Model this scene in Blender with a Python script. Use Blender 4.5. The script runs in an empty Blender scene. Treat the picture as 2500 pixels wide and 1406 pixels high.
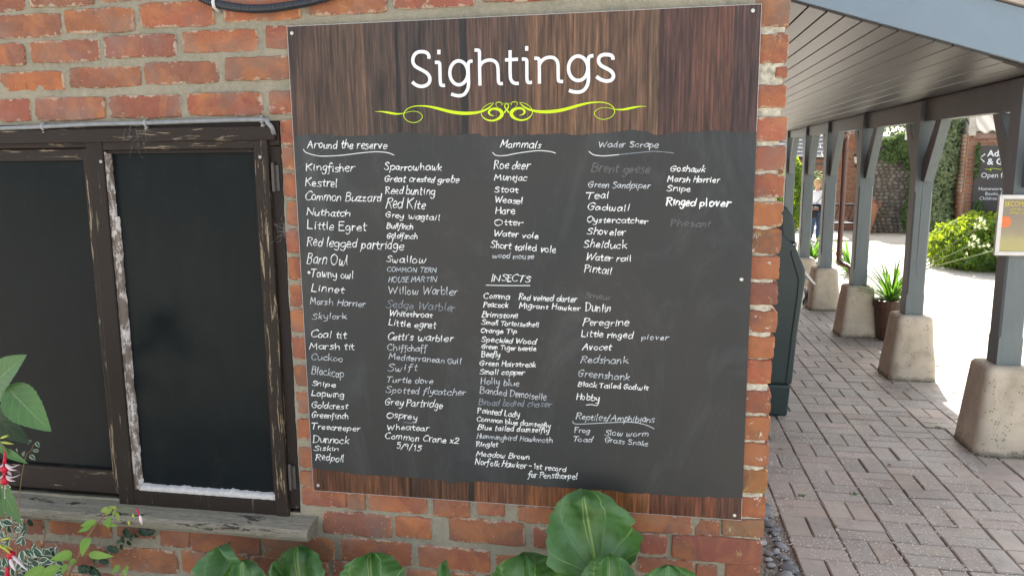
import bpy, math, random
from mathutils import Vector, Matrix, noise
R=math.radians
sc=bpy.context.scene
col=sc.collection
# ---------------------------------------------------------------- camera, sky, sun, exposure
cd=bpy.data.cameras.new('camera'); cam=bpy.data.objects.new('camera',cd); col.objects.link(cam)
cd.sensor_width=36; cd.lens=26.5638; cd.clip_start=.02; cd.clip_end=500
CR=[[0.9854597,-0.0205246,0.1686653],[0.169777,0.1581429,-0.972711],[-0.0067087,0.9872029,0.159328]]
cam.matrix_world=Matrix.Translation((0,-2.14,1.85))@Matrix(CR).to_4x4()
sc.camera=cam
world=bpy.data.worlds.new('World'); sc.world=world; world.use_nodes=True
nt=world.node_tree; bg=nt.nodes['Background']; sky=nt.nodes.new('ShaderNodeTexSky'); sky.sky_type='NISHITA'
SUN_EL=R(42); SUN_AZ=R(5)
sky.sun_disc=False; sky.sun_elevation=SUN_EL; sky.sun_rotation=SUN_AZ; sky.dust_density=2.0; sky.air_density=1.0; sky.ozone_density=1.0
hsv=nt.nodes.new('ShaderNodeHueSaturation'); hsv.inputs['Saturation'].default_value=.42; nt.links.new(sky.outputs[0],hsv.inputs['Color']); nt.links.new(hsv.outputs[0],bg.inputs[0]); bg.inputs[1].default_value=.15
sd=bpy.data.lights.new('sun','SUN'); sd.energy=5.0; sd.angle=R(.53); sd.color=(1,.95,.86)
so=bpy.data.objects.new('sun',sd); col.objects.link(so)
sdir=Vector((math.sin(SUN_AZ)*math.cos(SUN_EL),math.cos(SUN_AZ)*math.cos(SUN_EL),math.sin(SUN_EL)))
so.rotation_euler=sdir.to_track_quat('Z','Y').to_euler()
vs=sc.view_settings; vs.view_transform='Standard'; vs.look='None'; vs.gamma=1; vs.use_curve_mapping=False; vs.exposure=1.62
# ---------------------------------------------------------------- helpers
class MB:
    def __init__(s): s.v=[]; s.f=[]; s.uv=None
    def add(s,vs,fs):
        n=len(s.v); s.v+= [tuple(p) for p in vs]; s.f+=[tuple(i+n for i in f) for f in fs]
    def box(s,a,b,M=None):
        x0,y0,z0=a; x1,y1,z1=b
        vs=[Vector(p) for p in ((x0,y0,z0),(x1,y0,z0),(x1,y1,z0),(x0,y1,z0),(x0,y0,z1),(x1,y0,z1),(x1,y1,z1),(x0,y1,z1))]
        if M: vs=[M@p for p in vs]
        s.add(vs,[(0,3,2,1),(4,5,6,7),(0,1,5,4),(1,2,6,5),(2,3,7,6),(3,0,4,7)])
    def prism(s,poly,y0,y1,f=lambda x,y,z:(x,y,z)):
        n=len(poly); vs=[f(x,y0,z) for x,z in poly]+[f(x,y1,z) for x,z in poly]
        s.add(vs,[tuple(range(n)),tuple(range(2*n-1,n-1,-1))]+[(i,i+n,(i+1)%n+n,(i+1)%n) for i in range(n)])
    def tube(s,pts,rad,n=8,cap=True,flat=None):
        pts=[Vector(p) for p in pts]; m=len(pts)
        if not hasattr(rad,'__len__'): rad=[rad]*m
        rings=[]; prev=None
        for i,p in enumerate(pts):
            t=(pts[min(i+1,m-1)]-pts[max(i-1,0)]).normalized()
            if prev is None:
                u=t.cross(Vector((0,0,1)));
                if u.length<.1: u=t.cross(Vector((1,0,0)))
            else: u=prev-t*prev.dot(t)
            u.normalize(); prev=u; w=t.cross(u)
            rings.append([p+(u*math.cos(a)+w*math.sin(a)*(flat or 1))*rad[i] for a in [2*math.pi*k/n for k in range(n)]])
        vs=[q for r in rings for q in r]; fs=[]
        for i in range(m-1):
            for k in range(n):
                fs.append((i*n+k,i*n+(k+1)%n,(i+1)*n+(k+1)%n,(i+1)*n+k))
        if cap: fs+= [tuple(range(n-1,-1,-1)),tuple(range((m-1)*n,m*n))]
        s.add(vs,fs)
    def lathe(s,prof,c=(0,0,0),n=20):
        c=Vector(c); vs=[c+Vector((r*math.cos(2*math.pi*k/n),r*math.sin(2*math.pi*k/n),z)) for r,z in prof for k in range(n)]; m=len(prof)
        fs=[(i*n+k,i*n+(k+1)%n,(i+1)*n+(k+1)%n,(i+1)*n+k) for i in range(m-1) for k in range(n)]
        s.add(vs,fs)
    def mesh(s,name,smooth=False):
        me=bpy.data.meshes.new(name); me.from_pydata(s.v,[],s.f)
        if s.uv:
            ul=me.uv_layers.new(name='UVMap')
            li=[0]*len(me.loops); me.loops.foreach_get('vertex_index',li)
            ul.data.foreach_set('uv',[c for i in li for c in s.uv[i]])
        if smooth: me.polygons.foreach_set('use_smooth',[True]*len(me.polygons))
        me.update(); return me
    def build(s,name,mat,parent=None,smooth=False,bevel=0,**k):
        return obj(name,s.mesh(name,smooth),mat,parent,bevel=bevel,**k)
def obj(name,me,mat,parent=None,loc=None,rot=None,color=None,bevel=0,kind=None):
    if mat and not me.materials: me.materials.append(mat)
    o=bpy.data.objects.new(name,me); col.objects.link(o)
    if loc: o.location=loc
    if rot: o.rotation_euler=rot
    if color: o.color=(*color,1)
    if parent:
        o.parent=parent
        if parent.location.length>0 and not loc: o.location=-Vector(parent.location)
        elif parent.location.length>0: o.location=Vector(loc)-Vector(parent.location)
    if bevel:
        b=o.modifiers.new('bevel','BEVEL'); b.width=bevel; b.segments=2; b.limit_method='ANGLE'; b.harden_normals=False
    if kind: o['kind']=kind
    return o
def thing(name,label,cat,loc=(0,0,0),group=None):
    o=bpy.data.objects.new(name,None); col.objects.link(o); o.location=loc; o.empty_display_size=.1
    o['label']=label; o['category']=cat
    if group: o['group']=group
    return o
def tag(o,label,cat,group=None):
    o['label']=label; o['category']=cat
    if group: o['group']=group
    return o
def smoothline(P,k=5,closed=False):
    out=[]; n=len(P)
    if n<3: return [tuple(p) for p in P]
    for i in range(n-1):
        a=P[max(i-1,0)];b=P[i];c=P[i+1];d=P[min(i+2,n-1)]
        for j in range(k):
            t=j/k
            out.append(tuple(.5*((2*b[q])+(-a[q]+c[q])*t+(2*a[q]-5*b[q]+4*c[q]-d[q])*t*t+(-a[q]+3*b[q]-3*c[q]+d[q])*t**3) for q in range(len(b))))
    out.append(tuple(P[-1])); return out
# ---------------------------------------------------------------- materials
class N:
    def __init__(s,name):
        s.m=bpy.data.materials.new(name); s.m.use_nodes=True; s.t=s.m.node_tree; s.b=s.t.nodes['Principled BSDF']; s.out=s.t.nodes['Material Output']
        s.co=s.t.nodes.new('ShaderNodeTexCoord')
    def n(s,ty,**k):
        x=s.t.nodes.new(ty)
        for a,b in k.items(): setattr(x,a,b)
        return x
    def L(s,a,b): s.t.links.new(a,b)
    def noise(s,scale,detail=4,rough=.55,vec=None,stretch=None,dist=0):
        x=s.n('ShaderNodeTexNoise'); x.inputs['Scale'].default_value=scale; x.inputs['Detail'].default_value=detail; x.inputs['Roughness'].default_value=rough; x.inputs['Distortion'].default_value=dist
        v=vec or s.vec
        if stretch:
            mp=s.n('ShaderNodeMapping'); mp.inputs['Scale'].default_value=stretch; s.L(v,mp.inputs[0]); v=mp.outputs[0]
        s.L(v,x.inputs['Vector']); return x.outputs['Fac']
    def objvec(s,rand=True):
        s.vec=s.co.outputs['Object']
        if rand:
            oi=s.n('ShaderNodeObjectInfo'); s.oi=oi; a=s.n('ShaderNodeVectorMath',operation='SCALE'); c=s.n('ShaderNodeCombineXYZ')
            for i in range(3): s.L(oi.outputs['Random'],c.inputs[i])
            s.L(c.outputs[0],a.inputs[0]); a.inputs['Scale'].default_value=37
            d=s.n('ShaderNodeVectorMath',operation='ADD'); s.L(s.vec,d.inputs[0]); s.L(a.outputs[0],d.inputs[1]); s.vec=d.outputs[0]
        return s.vec
    def ramp(s,fac,stops,interp='LINEAR'):
        r=s.n('ShaderNodeValToRGB'); r.color_ramp.interpolation=interp; e=r.color_ramp.elements
        while len(e)>1: e.remove(e[0])
        e[0].position=stops[0][0]; e[0].color=c4(stops[0][1])
        for p,c in stops[1:]:
            q=e.new(p); q.color=c4(c)
        s.L(fac,r.inputs[0]); return r.outputs[0]
    def mix(s,f,a,b,mode='MIX'):
        x=s.n('ShaderNodeMix',data_type='RGBA',blend_type=mode)
        for sock,v in ((x.inputs[0],f),(x.inputs[6],a),(x.inputs[7],b)):
            if hasattr(v,'is_linked'): s.L(v,sock)
            elif isinstance(v,(int,float)): sock.default_value=v
            else: sock.default_value=c4(v)
        return x.outputs[2]
    def math(s,op,a,b=None,clamp=False):
        x=s.n('ShaderNodeMath',operation=op,use_clamp=clamp)
        for i,v in enumerate((a,b)):
            if v is None: continue
            if hasattr(v,'is_linked'): s.L(v,x.inputs[i])
            else: x.inputs[i].default_value=v
        return x.outputs[0]
    def bump(s,h,strength=.5,dist=.002):
        b=s.n('ShaderNodeBump'); b.inputs['Strength'].default_value=strength; b.inputs['Distance'].default_value=dist; s.L(h,b.inputs['Height']); s.L(b.outputs[0],s.b.inputs['Normal'])
    def set(s,color=None,rough=None,spec=None,metal=None):
        if color is not None:
            if hasattr(color,'is_linked'): s.L(color,s.b.inputs['Base Color'])
            else: s.b.inputs['Base Color'].default_value=c4(color)
        if rough is not None:
            if hasattr(rough,'is_linked'): s.L(rough,s.b.inputs['Roughness'])
            else: s.b.inputs['Roughness'].default_value=rough
        if spec is not None: s.b.inputs['Specular IOR Level'].default_value=spec
        if metal is not None: s.b.inputs['Metallic'].default_value=metal
        return s.m
    def translucent(s,color,fac):
        tr=s.n('ShaderNodeBsdfTranslucent'); mx=s.n('ShaderNodeMixShader'); mx.inputs[0].default_value=fac
        if hasattr(color,'is_linked'): s.L(color,tr.inputs[0])
        else: tr.inputs[0].default_value=c4(color)
        s.L(s.b.outputs[0],mx.inputs[1]); s.L(tr.outputs[0],mx.inputs[2]); s.L(mx.outputs[0],s.out.inputs[0])
def c4(c): return (c[0],c[1],c[2],1) if hasattr(c,'__len__') else (c,c,c,1)
def simple(name,color,color2=None,scale=30,rough=.7,spec=.3,bump=.3,bd=.001,metal=0,detail=5,stretch=None,speck=None):
    m=N(name); m.objvec(); f=m.noise(scale,detail,stretch=stretch); c2=color2 or tuple(v*.7 for v in color)
    c=m.mix(m.math('MULTIPLY_ADD',f,1.0),color,c2) if 0 else m.mix(m.ramp(f,[(.3,(0,0,0)),(.7,(1,1,1))]),color,c2)
    if speck:
        g=m.noise(speck[0],2); c=m.mix(m.ramp(g,[(speck[1],(0,0,0)),(speck[1]+.03,(1,1,1))]),c,speck[2])
    m.bump(m.noise(scale*4,4,stretch=stretch),bump,bd); return m.set(c,rough,spec,metal)
# brick: colour comes from each brick
m=N('brick_face'); m.objvec(); oc=m.mix(.22,m.oi.outputs['Color'],(.20,.125,.09))
big=m.noise(9,5,.6); mid=m.noise(45,5,.65); fine=m.noise(300,3,.7)
c=m.mix(m.ramp(big,[(.35,(0,0,0)),(.7,(.75,.75,.75))]),oc,(.17,.085,.06))
c=m.mix(m.ramp(mid,[(.35,(.0,.0,.0)),(.75,(.55,.55,.55))]),c,(.30,.125,.07))
c=m.mix(m.ramp(m.noise(22,4,.7,dist=.6),[(.60,(0,0,0)),(.72,(.6,.6,.6))]),c,(.11,.06,.05))
c=m.mix(m.ramp(m.noise(14,6,.75,dist=.3),[(.64,(0,0,0)),(.70,(.85,.85,.85))]),c,(.42,.36,.27))
c=m.mix(m.ramp(m.noise(150,2,.5),[(.70,(0,0,0)),(.74,(.8,.8,.8))]),c,(.5,.42,.3))
c=m.mix(m.ramp(m.noise(170,2,.5),[(.25,(1,1,1)),(.31,(0,0,0))]),c,(.06,.04,.04))
sg_=m.n('ShaderNodeSeparateXYZ'); m.L(m.co.outputs['Generated'],sg_.inputs[0])
dx_=m.math('MULTIPLY',m.math('SUBTRACT',.5,m.math('ABSOLUTE',m.math('SUBTRACT',sg_.outputs[0],.5))),.2); dz_=m.math('MULTIPLY',m.math('SUBTRACT',.5,m.math('ABSOLUTE',m.math('SUBTRACT',sg_.outputs[2],.5))),.065)
ed=m.math('MINIMUM',dx_,dz_); th=m.math('MULTIPLY',m.ramp(m.noise(30,5,.75),[(.42,(0,0,0)),(.8,(1,1,1))]),.020)
c=m.mix(m.math('MULTIPLY',m.math('MULTIPLY',m.math('SUBTRACT',th,ed),600,True),.8),c,(.40,.35,.27))
c=m.mix(m.ramp(m.noise(7,4,.65,dist=.8),[(.46,(0,0,0)),(.66,(.7,.7,.7))]),c,(.40,.17,.075)); c=m.mix(m.ramp(m.noise(10,5,.7,dist=.6),[(.50,(0,0,0)),(.72,(.75,.75,.75))]),c,(.155,.10,.085)); c=m.mix(m.ramp(m.noise(5,3,.6),[(.5,(0,0,0)),(.75,(.4,.4,.4))]),c,(.26,.22,.19))
m.bump(m.mix(.55,fine,mid),.9,.004); BRICKM=m.set(c,.92,.12)
m=N('lichen_brick_face'); m.objvec(); oc=m.mix(.38,m.oi.outputs['Color'],(.20,.11,.07))
mid=m.noise(45,5,.65); c=m.mix(m.ramp(mid,[(.35,(.0,.0,.0)),(.75,(.7,.7,.7))]),oc,(.17,.08,.055)); c=m.mix(m.ramp(m.noise(9,4,.65,dist=.8),[(.46,(0,0,0)),(.66,(.6,.6,.6))]),c,(.34,.15,.07)); c=m.mix(m.ramp(m.noise(12,5,.7),[(.52,(0,0,0)),(.7,(.7,.7,.7))]),c,(.12,.08,.065))
c=m.mix(m.ramp(m.noise(24,6,.75,dist=.5),[(.60,(0,0,0)),(.66,(.7,.7,.7))]),c,(.36,.27,.10))
c=m.mix(m.ramp(m.noise(26,6,.8,dist=.5),[(.61,(0,0,0)),(.65,(.9,.9,.9))]),c,(.58,.54,.45))
m.bump(m.mix(.5,m.noise(260,3,.7),mid),.8,.004); LICHBR=m.set(c,.9,.15)
m=N('lime_mortar'); m.objvec(False)
a=m.noise(7,5,.6); b=m.noise(60,5,.7); g=m.noise(420,2,.6)
c=m.mix(m.ramp(a,[(.35,(0,0,0)),(.65,(1,1,1))]),(.285,.26,.195),(.215,.205,.16))
c=m.mix(m.ramp(b,[(.4,(0,0,0)),(.75,(.7,.7,.7))]),c,(.36,.33,.26))
c=m.mix(m.ramp(g,[(.66,(0,0,0)),(.72,(.8,.8,.8))]),c,(.62,.58,.5))
c=m.mix(m.ramp(m.noise(350,2,.6),[(.26,(1,1,1)),(.32,(0,0,0))]),c,(.08,.075,.07))
sx=m.n('ShaderNodeSeparateXYZ'); m.L(m.co.outputs['Object'],sx.inputs[0])
cw=m.math('MULTIPLY',m.math('SUBTRACT',sx.outputs[0],.27),30,True)
c=m.mix(m.math('MULTIPLY',cw,m.ramp(b,[(.35,(.2,.2,.2)),(.6,(1,1,1))])),c,(.60,.56,.46))
m.bump(m.mix(.5,g,b),1.0,.005); MORTAR=m.set(c,.95,.1)
m=N('dark_brick_wall'); m.objvec(False); bt=m.n('ShaderNodeTexBrick'); mp=m.n('ShaderNodeMapping'); m.L(m.vec,mp.inputs[0]); mp.inputs['Rotation'].default_value=(R(90),0,R(90)); m.L(mp.outputs[0],bt.inputs[0])
bt.inputs['Scale'].default_value=1; bt.inputs['Brick Width'].default_value=.225; bt.inputs['Row Height'].default_value=.075; bt.inputs['Mortar Size'].default_value=.008
bt.inputs['Color1'].default_value=c4((.28,.11,.07)); bt.inputs['Color2'].default_value=c4((.2,.08,.06)); bt.inputs['Mortar'].default_value=c4((.4,.37,.3))
SIDEW=m.set(bt.outputs[0],.9,.15)
def paint_wood(name,paint,bare,thr=.62,rough=.55,stretch=(14,14,1.2),paint2=None):
    m=N(name); m.objvec(); n1=m.noise(6,7,.72,stretch=stretch,dist=.4); g=m.noise(9,5,.6,stretch=(stretch[0]*3,stretch[1]*3,stretch[2]*3))
    p=m.mix(m.noise(25,4),paint,paint2 or tuple(v*.6 for v in paint)); bb=m.mix(g,bare,tuple(v*.45 for v in bare))
    mask=m.ramp(n1,[(thr,(0,0,0)),(thr+.03,(1,1,1))]); c=m.mix(mask,p,bb)
    m.bump(m.mix(.5,n1,g),.6,.002); return m.set(c,rough,.18)
FRAMEV=paint_wood('peeling_dark_frame_paint',(.028,.020,.016),(.34,.27,.17),.565)
FRAMEH=paint_wood('peeling_dark_rail_paint',(.028,.020,.017),(.28,.22,.15),.60,stretch=(1.2,14,14))
FRAMED=paint_wood('dark_frame_paint',(.022,.016,.013),(.20,.16,.11),.63)
m=N('weathered_sill_wood'); m.objvec(False); g=m.noise(8,7,.7,stretch=(1.2,14,22)); g2=m.noise(40,4,.6,stretch=(.8,10,10))
c=m.mix(m.ramp(g,[(.3,(0,0,0)),(.7,(1,1,1))]),(.26,.235,.18),(.17,.155,.125)); c=m.mix(m.ramp(g2,[(.45,(0,0,0)),(.8,(.8,.8,.8))]),c,(.40,.38,.31))
c=m.mix(m.ramp(m.noise(5,6,.75,stretch=(1.5,5,9),dist=.5),[(.585,(0,0,0)),(.62,(.92,.92,.92))]),c,(.03,.027,.024)); m.bump(g,1.0,.006); SILL=m.set(c,.9,.15)
m=N('old_putty'); m.objvec(False); f=m.noise(60,5,.7); c=m.mix(m.ramp(m.noise(35,6,.8,stretch=(1,1,.5)),[(.44,(0,0,0)),(.52,(1,1,1))]),(.55,.52,.50),(.16,.13,.11)); m.bump(f,.9,.003); PUTTYV=m.set(c,.85,.2)
m=N('grey_white_putty'); m.objvec(False); f=m.noise(80,5,.7); c=m.mix(m.ramp(f,[(.3,(0,0,0)),(.7,(1,1,1))]),(.60,.58,.56),(.42,.41,.40)); m.bump(f,.9,.003); PUTTYH=m.set(c,.85,.2)
m=N('dark_window_glass'); m.objvec(False); c=m.mix(m.noise(3,3),(.004,.007,.009),(.008,.011,.012)); c=m.mix(m.ramp(m.noise(5,6,.75,stretch=(1.6,1,.5),dist=1.2),[(.50,(0,0,0)),(.85,(.6,.6,.6))]),c,(.012,.018,.018)); c=m.mix(m.ramp(m.noise(300,2),[(.76,(0,0,0)),(.79,(.5,.5,.5))]),c,(.10,.10,.10)); rr=m.ramp(m.noise(12,6,.7),[(.3,(.16,.16,.16)),(.8,(.36,.36,.36))]); m.L(rr,m.b.inputs['Roughness']); GLASS=m.set(c,None,.10)
# board print
m=N('printed_wood_board'); m.objvec(False); sp=m.n('ShaderNodeSeparateXYZ'); m.L(m.vec,sp.inputs[0])
wob=m.math('MULTIPLY',m.math('SUBTRACT',m.noise(2.2,2,stretch=(0,0,1)),.5),.05)
xf=m.math('DIVIDE',m.math('ADD',m.math('ADD',sp.outputs[0],1.025),wob),1.33)
def bx(px): return ((px-700)/1160)*1.0
pl=m.ramp(xf,[(0,(.085,.058,.047)),(bx(800),(.105,.075,.058)),(bx(900),(.08,.06,.052)),(bx(982),(.02,.02,.022)),(bx(993),(.065,.053,.05)),(bx(1090),(.075,.055,.048)),(bx(1148),(.024,.026,.028)),(bx(1163),(.125,.085,.07)),(bx(1240),(.10,.072,.062)),(bx(1310),(.16,.105,.07)),(bx(1420),(.18,.12,.078)),(bx(1500),(.15,.10,.07)),(bx(1600),(.22,.155,.105)),(bx(1622),(.095,.055,.05)),(bx(1700),(.12,.066,.054)),(bx(1790),(.07,.047,.05))],'CONSTANT')
g=m.noise(1,8,.68,stretch=(95,1,2.2),dist=.5); g2=m.noise(1,5,.6,stretch=(150,1,9)); g3=m.noise(1,4,.6,stretch=(18,1,2.5),dist=1.0)
c=m.mix(1,pl,m.ramp(g,[(.28,(.28,.26,.25)),(.5,(.95,.95,.95)),(.72,(1.75,1.65,1.55))]),'MULTIPLY')
c=m.mix(1,c,m.ramp(g3,[(.3,(.55,.55,.58)),(.55,(1.05,1.05,1.05)),(.8,(1.35,1.25,1.15))]),'MULTIPLY')
c=m.mix(1,c,m.ramp(g2,[(.36,(.58,.58,.58)),(.5,(1,1,1)),(.64,(1.45,1.42,1.4))]),'MULTIPLY')
low=m.math('MULTIPLY',m.math('SUBTRACT',1.0,sp.outputs[2]),12,True)
c=m.mix(low,c,m.mix(1,c,(1.5,1.05,.72),'MULTIPLY'))
c=m.mix(m.ramp(m.noise(70,6,.8,stretch=(1.2,1,.7)),[(.62,(0,0,0)),(.80,(.32,.32,.32))]),c,(.45,.40,.38))
c=m.mix(1,c,(.68,.57,.50),'MULTIPLY'); kn=m.n('ShaderNodeTexVoronoi'); kn.inputs['Scale'].default_value=2.2; mk=m.n('ShaderNodeMapping'); mk.inputs['Scale'].default_value=(2.2,1,.8); m.L(m.vec,mk.inputs[0]); m.L(mk.outputs[0],kn.inputs[0]); c=m.mix(m.ramp(kn.outputs['Distance'],[(.0,(.9,.9,.9)),(.05,(.75,.75,.75)),(.09,(0,0,0))]),c,(.018,.014,.013)); m.bump(g,.25,.001); BOARDW=m.set(c,.40,.32)
m=N('blackboard_paint'); m.objvec(False)
c=m.mix(m.ramp(m.noise(2.5,5,.6),[(.3,(0,0,0)),(.7,(1,1,1))]),(.020,.024,.027),(.032,.031,.030))
c=m.mix(m.ramp(m.noise(4,6,.72,stretch=(1,1,.35),dist=1.4),[(.50,(0,0,0)),(.85,(.34,.34,.34))]),c,(.13,.14,.15))
c=m.mix(m.ramp(m.noise(14,6,.8,stretch=(1.6,1,.5),dist=1.0),[(.60,(0,0,0)),(.8,(.22,.22,.22))]),c,(.16,.17,.18))
c=m.mix(m.ramp(m.noise(500,2,.6),[(.70,(0,0,0)),(.76,(.35,.35,.35))]),c,(.3,.3,.3))
rr=m.ramp(m.noise(5,5,.7,stretch=(1,1,.4),dist=1),[(.3,(.36,.36,.36)),(.7,(.52,.52,.52))]); CHALKB=m.set(c,rr,.32)
def chalk(name,v,thr):
    m=N(name); m.objvec(False); f=m.noise(700,2,.6); b=(.032,.033,.034)
    c=m.mix(m.ramp(m.noise(120,5,.8),[(thr,(0,0,0)),(thr+.12,(1,1,1))]),v,tuple(v[i]*.55+b[i]*.45 for i in range(3))); return m.set(c,.8,.2)
CH={'b':chalk('white_chalk_ink',(.66,.68,.68),.58),'B':chalk('bold_chalk_ink',(.76,.78,.78),.68),'m':chalk('worn_chalk_ink',(.46,.49,.52),.50),'t':chalk('thin_chalk_ink',(.42,.47,.51),.50),'d':chalk('faded_chalk_ink',(.21,.24,.27),.5),'g':chalk('ghost_chalk_ink',(.115,.12,.12),.5)}
WHITE=simple('white_letter_paint',(.70,.72,.73),(.66,.68,.70),40,.35,.4,.02)
LIME=simple('lime_green_print',(.53,.74,.004),(.48,.68,.004),40,.4,.3,.02)
SCREW=simple('screw_steel',(.55,.54,.52),(.4,.4,.38),300,.35,.5,.1,metal=.6)
SCREWD=simple('screw_recess',(.05,.05,.05),None,300,.5)
EDGE=simple('white_board_edge',(.5,.5,.5),(.35,.35,.36),60,.5)
CABLE=simple('grey_cable_sheath',(.23,.245,.26),(.17,.18,.19),60,.45,.4,.2)
CLIP=simple('cable_clip_plastic',(.34,.34,.34),(.26,.26,.26),80,.5)
CONDUIT=simple('black_conduit_plastic',(.030,.038,.050),(.02,.025,.034),80,.32,.5,.1)
CONCLIP=simple('translucent_clip_plastic',(.55,.58,.56),(.45,.48,.46),80,.4)
HINGE=simple('old_dark_hinge_metal',(.035,.035,.038),(.07,.06,.05),120,.5,.5,.5)
POST=simple('blue_grey_post_paint',(.155,.185,.19),(.13,.158,.162),9,.5,.35,.25,.001,stretch=(3,3,.6))
POSTSKY=simple('sky_lit_post_paint',(.20,.265,.32),(.18,.24,.29),5,.45,.4,.15)  # post paint again, lighter and bluer: sky light put into the barge board colour
SOFFIT=simple('greige_soffit_paint',(.085,.085,.083),(.073,.073,.071),6,.34,.28,.10,.0006,stretch=(4,.5,4),speck=(16,.77,(.2,.18,.15)))
m=N('cast_concrete_plinth'); m.objvec(); a=m.noise(6,5,.6); c=m.mix(m.ramp(a,[(.3,(0,0,0)),(.7,(1,1,1))]),(.56,.50,.40),(.43,.38,.30))
v=m.n('ShaderNodeTexVoronoi'); v.inputs['Scale'].default_value=46; m.L(m.vec,v.inputs[0]); hole=m.ramp(v.outputs['Distance'],[(.13,(1,1,1)),(.24,(0,0,0))]); hm=m.mix(1,hole,m.ramp(m.noise(12,2),[(.50,(0,0,0)),(.56,(1,1,1))]),'MULTIPLY')
c=m.mix(m.ramp(m.noise(4,6,.7,dist=.8),[(.50,(0,0,0)),(.75,(.55,.55,.55))]),c,(.25,.21,.15)); c=m.mix(hm,c,(.09,.075,.06)); c=m.mix(m.ramp(m.noise(120,3,.7),[(.62,(0,0,0)),(.72,(.5,.5,.5))]),c,(.70,.63,.50))
sz=m.n('ShaderNodeSeparateXYZ'); m.L(m.co.outputs['Object'],sz.inputs[0]); lo=m.math('MULTIPLY',m.math('SUBTRACT',m.math('MULTIPLY',m.noise(16,5,.7),.09),sz.outputs[2]),22,True)
c=m.mix(m.math('MULTIPLY',lo,.85),c,(.055,.055,.035)); m.bump(m.mix(.6,m.noise(180,4,.7),m.mix(1,(1,1,1),hm,'SUBTRACT')),.7,.003); PLINTH=m.set(c,.92,.15)
m=N('clay_paver'); m.objvec(); oc=m.oi.outputs['Color']; a=m.noise(8,4); b=m.noise(70,5,.7)
c=m.mix(m.ramp(a,[(.3,(0,0,0)),(.75,(.6,.6,.6))]),oc,(.38,.35,.30)); c=m.mix(m.ramp(b,[(.35,(0,0,0)),(.8,(.5,.5,.5))]),c,(.46,.42,.36))
c=m.mix(m.ramp(m.noise(210,2),[(.66,(0,0,0)),(.70,(.8,.8,.8))]),c,(.55,.53,.48)); geo=m.n('ShaderNodeNewGeometry'); wn=m.noise(1.6,5,.65,vec=geo.outputs['Position']); wm=m.noise(7,5,.7,vec=geo.outputs['Position']); c=m.mix(1,c,m.ramp(wn,[(.3,(.70,.69,.66)),(.6,(1.05,1.05,1.05))]),'MULTIPLY'); c=m.mix(m.ramp(wm,[(.56,(0,0,0)),(.72,(.45,.45,.45))]),c,(.17,.16,.12)); m.bump(b,.6,.003); PAVER=m.set(c,.62,.5)
m=N('courtyard_paving'); m.objvec(False); bt=m.n('ShaderNodeTexBrick'); m.L(m.vec,bt.inputs[0]); bt.inputs['Scale'].default_value=1; bt.inputs['Brick Width'].default_value=.25; bt.inputs['Row Height'].default_value=.1125; bt.inputs['Mortar Size'].default_value=.005
for k,cc in (('Color1',(.55,.50,.43)),('Color2',(.49,.44,.38)),('Mortar',(.3,.27,.22))): bt.inputs[k].default_value=c4(cc)
YARD=m.set(m.mix(m.ramp(m.noise(3,5),[(.3,(0,0,0)),(.8,(.5,.5,.5))]),bt.outputs[0],(.5,.46,.38)),.85,.2)
SANDJ=simple('joint_sand',(.26,.225,.17),(.14,.13,.085),60,.95,.1,.6,.003)
SOIL=simple('planting_soil',(.05,.036,.025),(.03,.022,.016),30,.95,.1,.8,.01)
GRIT=simple('white_grit',(.85,.83,.77),(.62,.58,.5),300,.9,.2)
GRAVEL=simple('small_gravel',(.46,.41,.33),(.14,.125,.11),70,.9,.2)
PEB=N('flint_pebble'); PEB.objvec(); c=PEB.mix(PEB.ramp(PEB.noise(25,4),[(.3,(0,0,0)),(.7,(.7,.7,.7))]),PEB.oi.outputs['Color'],(.36,.37,.37)); PEB.bump(PEB.noise(120,3),.3,.001); PEB=PEB.set(c,.5,.4)
BIN=simple('dark_green_bin_plastic',(.030,.052,.050),(.024,.042,.041),5,.42,.45,.5,.0006)
BINBLK=simple('black_bin_plastic',(.016,.017,.018),None,20,.45)
STEEL=simple('bin_steel_plate',(.55,.55,.52),(.4,.4,.38),60,.35,.5,metal=.5)
BROWNP=simple('brown_downpipe_plastic',(.115,.05,.038),(.095,.042,.032),10,.3,.5,.1)
BROWNPOT=simple('brown_plastic_pot',(.10,.055,.04),(.07,.04,.03),15,.5)
TERRA=simple('terracotta_urn_clay',(.36,.17,.11),(.22,.11,.08),8,.8,.2,.4)
LANT=simple('black_lantern_metal',(.02,.02,.02),None,40,.4)
LGLASS=simple('lantern_glass',(.35,.32,.26),(.3,.27,.2),20,.1,.6)
SILVER=simple('silver_poster_frame',(.62,.62,.60),(.55,.55,.53),20,.38,.5,.05,metal=.25)
ORANGE=simple('orange_print',(.75,.22,.08),(.68,.19,.07),20,.4)
YELLOW=simple('yellow_print',(.66,.58,.06),(.6,.52,.05),20,.4)
m=N('poster_print'); m.objvec(False); sp=m.n('ShaderNodeSeparateXYZ'); m.L(m.vec,sp.inputs[0]); tt=m.math('MULTIPLY_ADD',sp.outputs[2],0); f=m.math('DIVIDE',m.math('SUBTRACT',m.math('ADD',sp.outputs[2],m.math('MULTIPLY',m.noise(14,4),.06)),1.33),.36)
c=m.ramp(f,[(0,(.42,.38,.08)),(.22,(.36,.32,.10)),(.36,(.22,.18,.09)),(.55,(.15,.115,.08)),(1,(.13,.095,.06))]); c=m.mix(.25,c,(.55,.5,.4)); c=m.mix(m.ramp(m.noise(60,6,.8,stretch=(.4,1,2.5)),[(.57,(0,0,0)),(.68,(.6,.6,.6))]),c,(.35,.31,.16)); POSTER=m.set(c,.25,.5)
SIGNP=simple('brown_sign_print',(.075,.06,.055),(.045,.045,.05),5,.5,.3,.05,stretch=(30,1,1.5))
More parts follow.
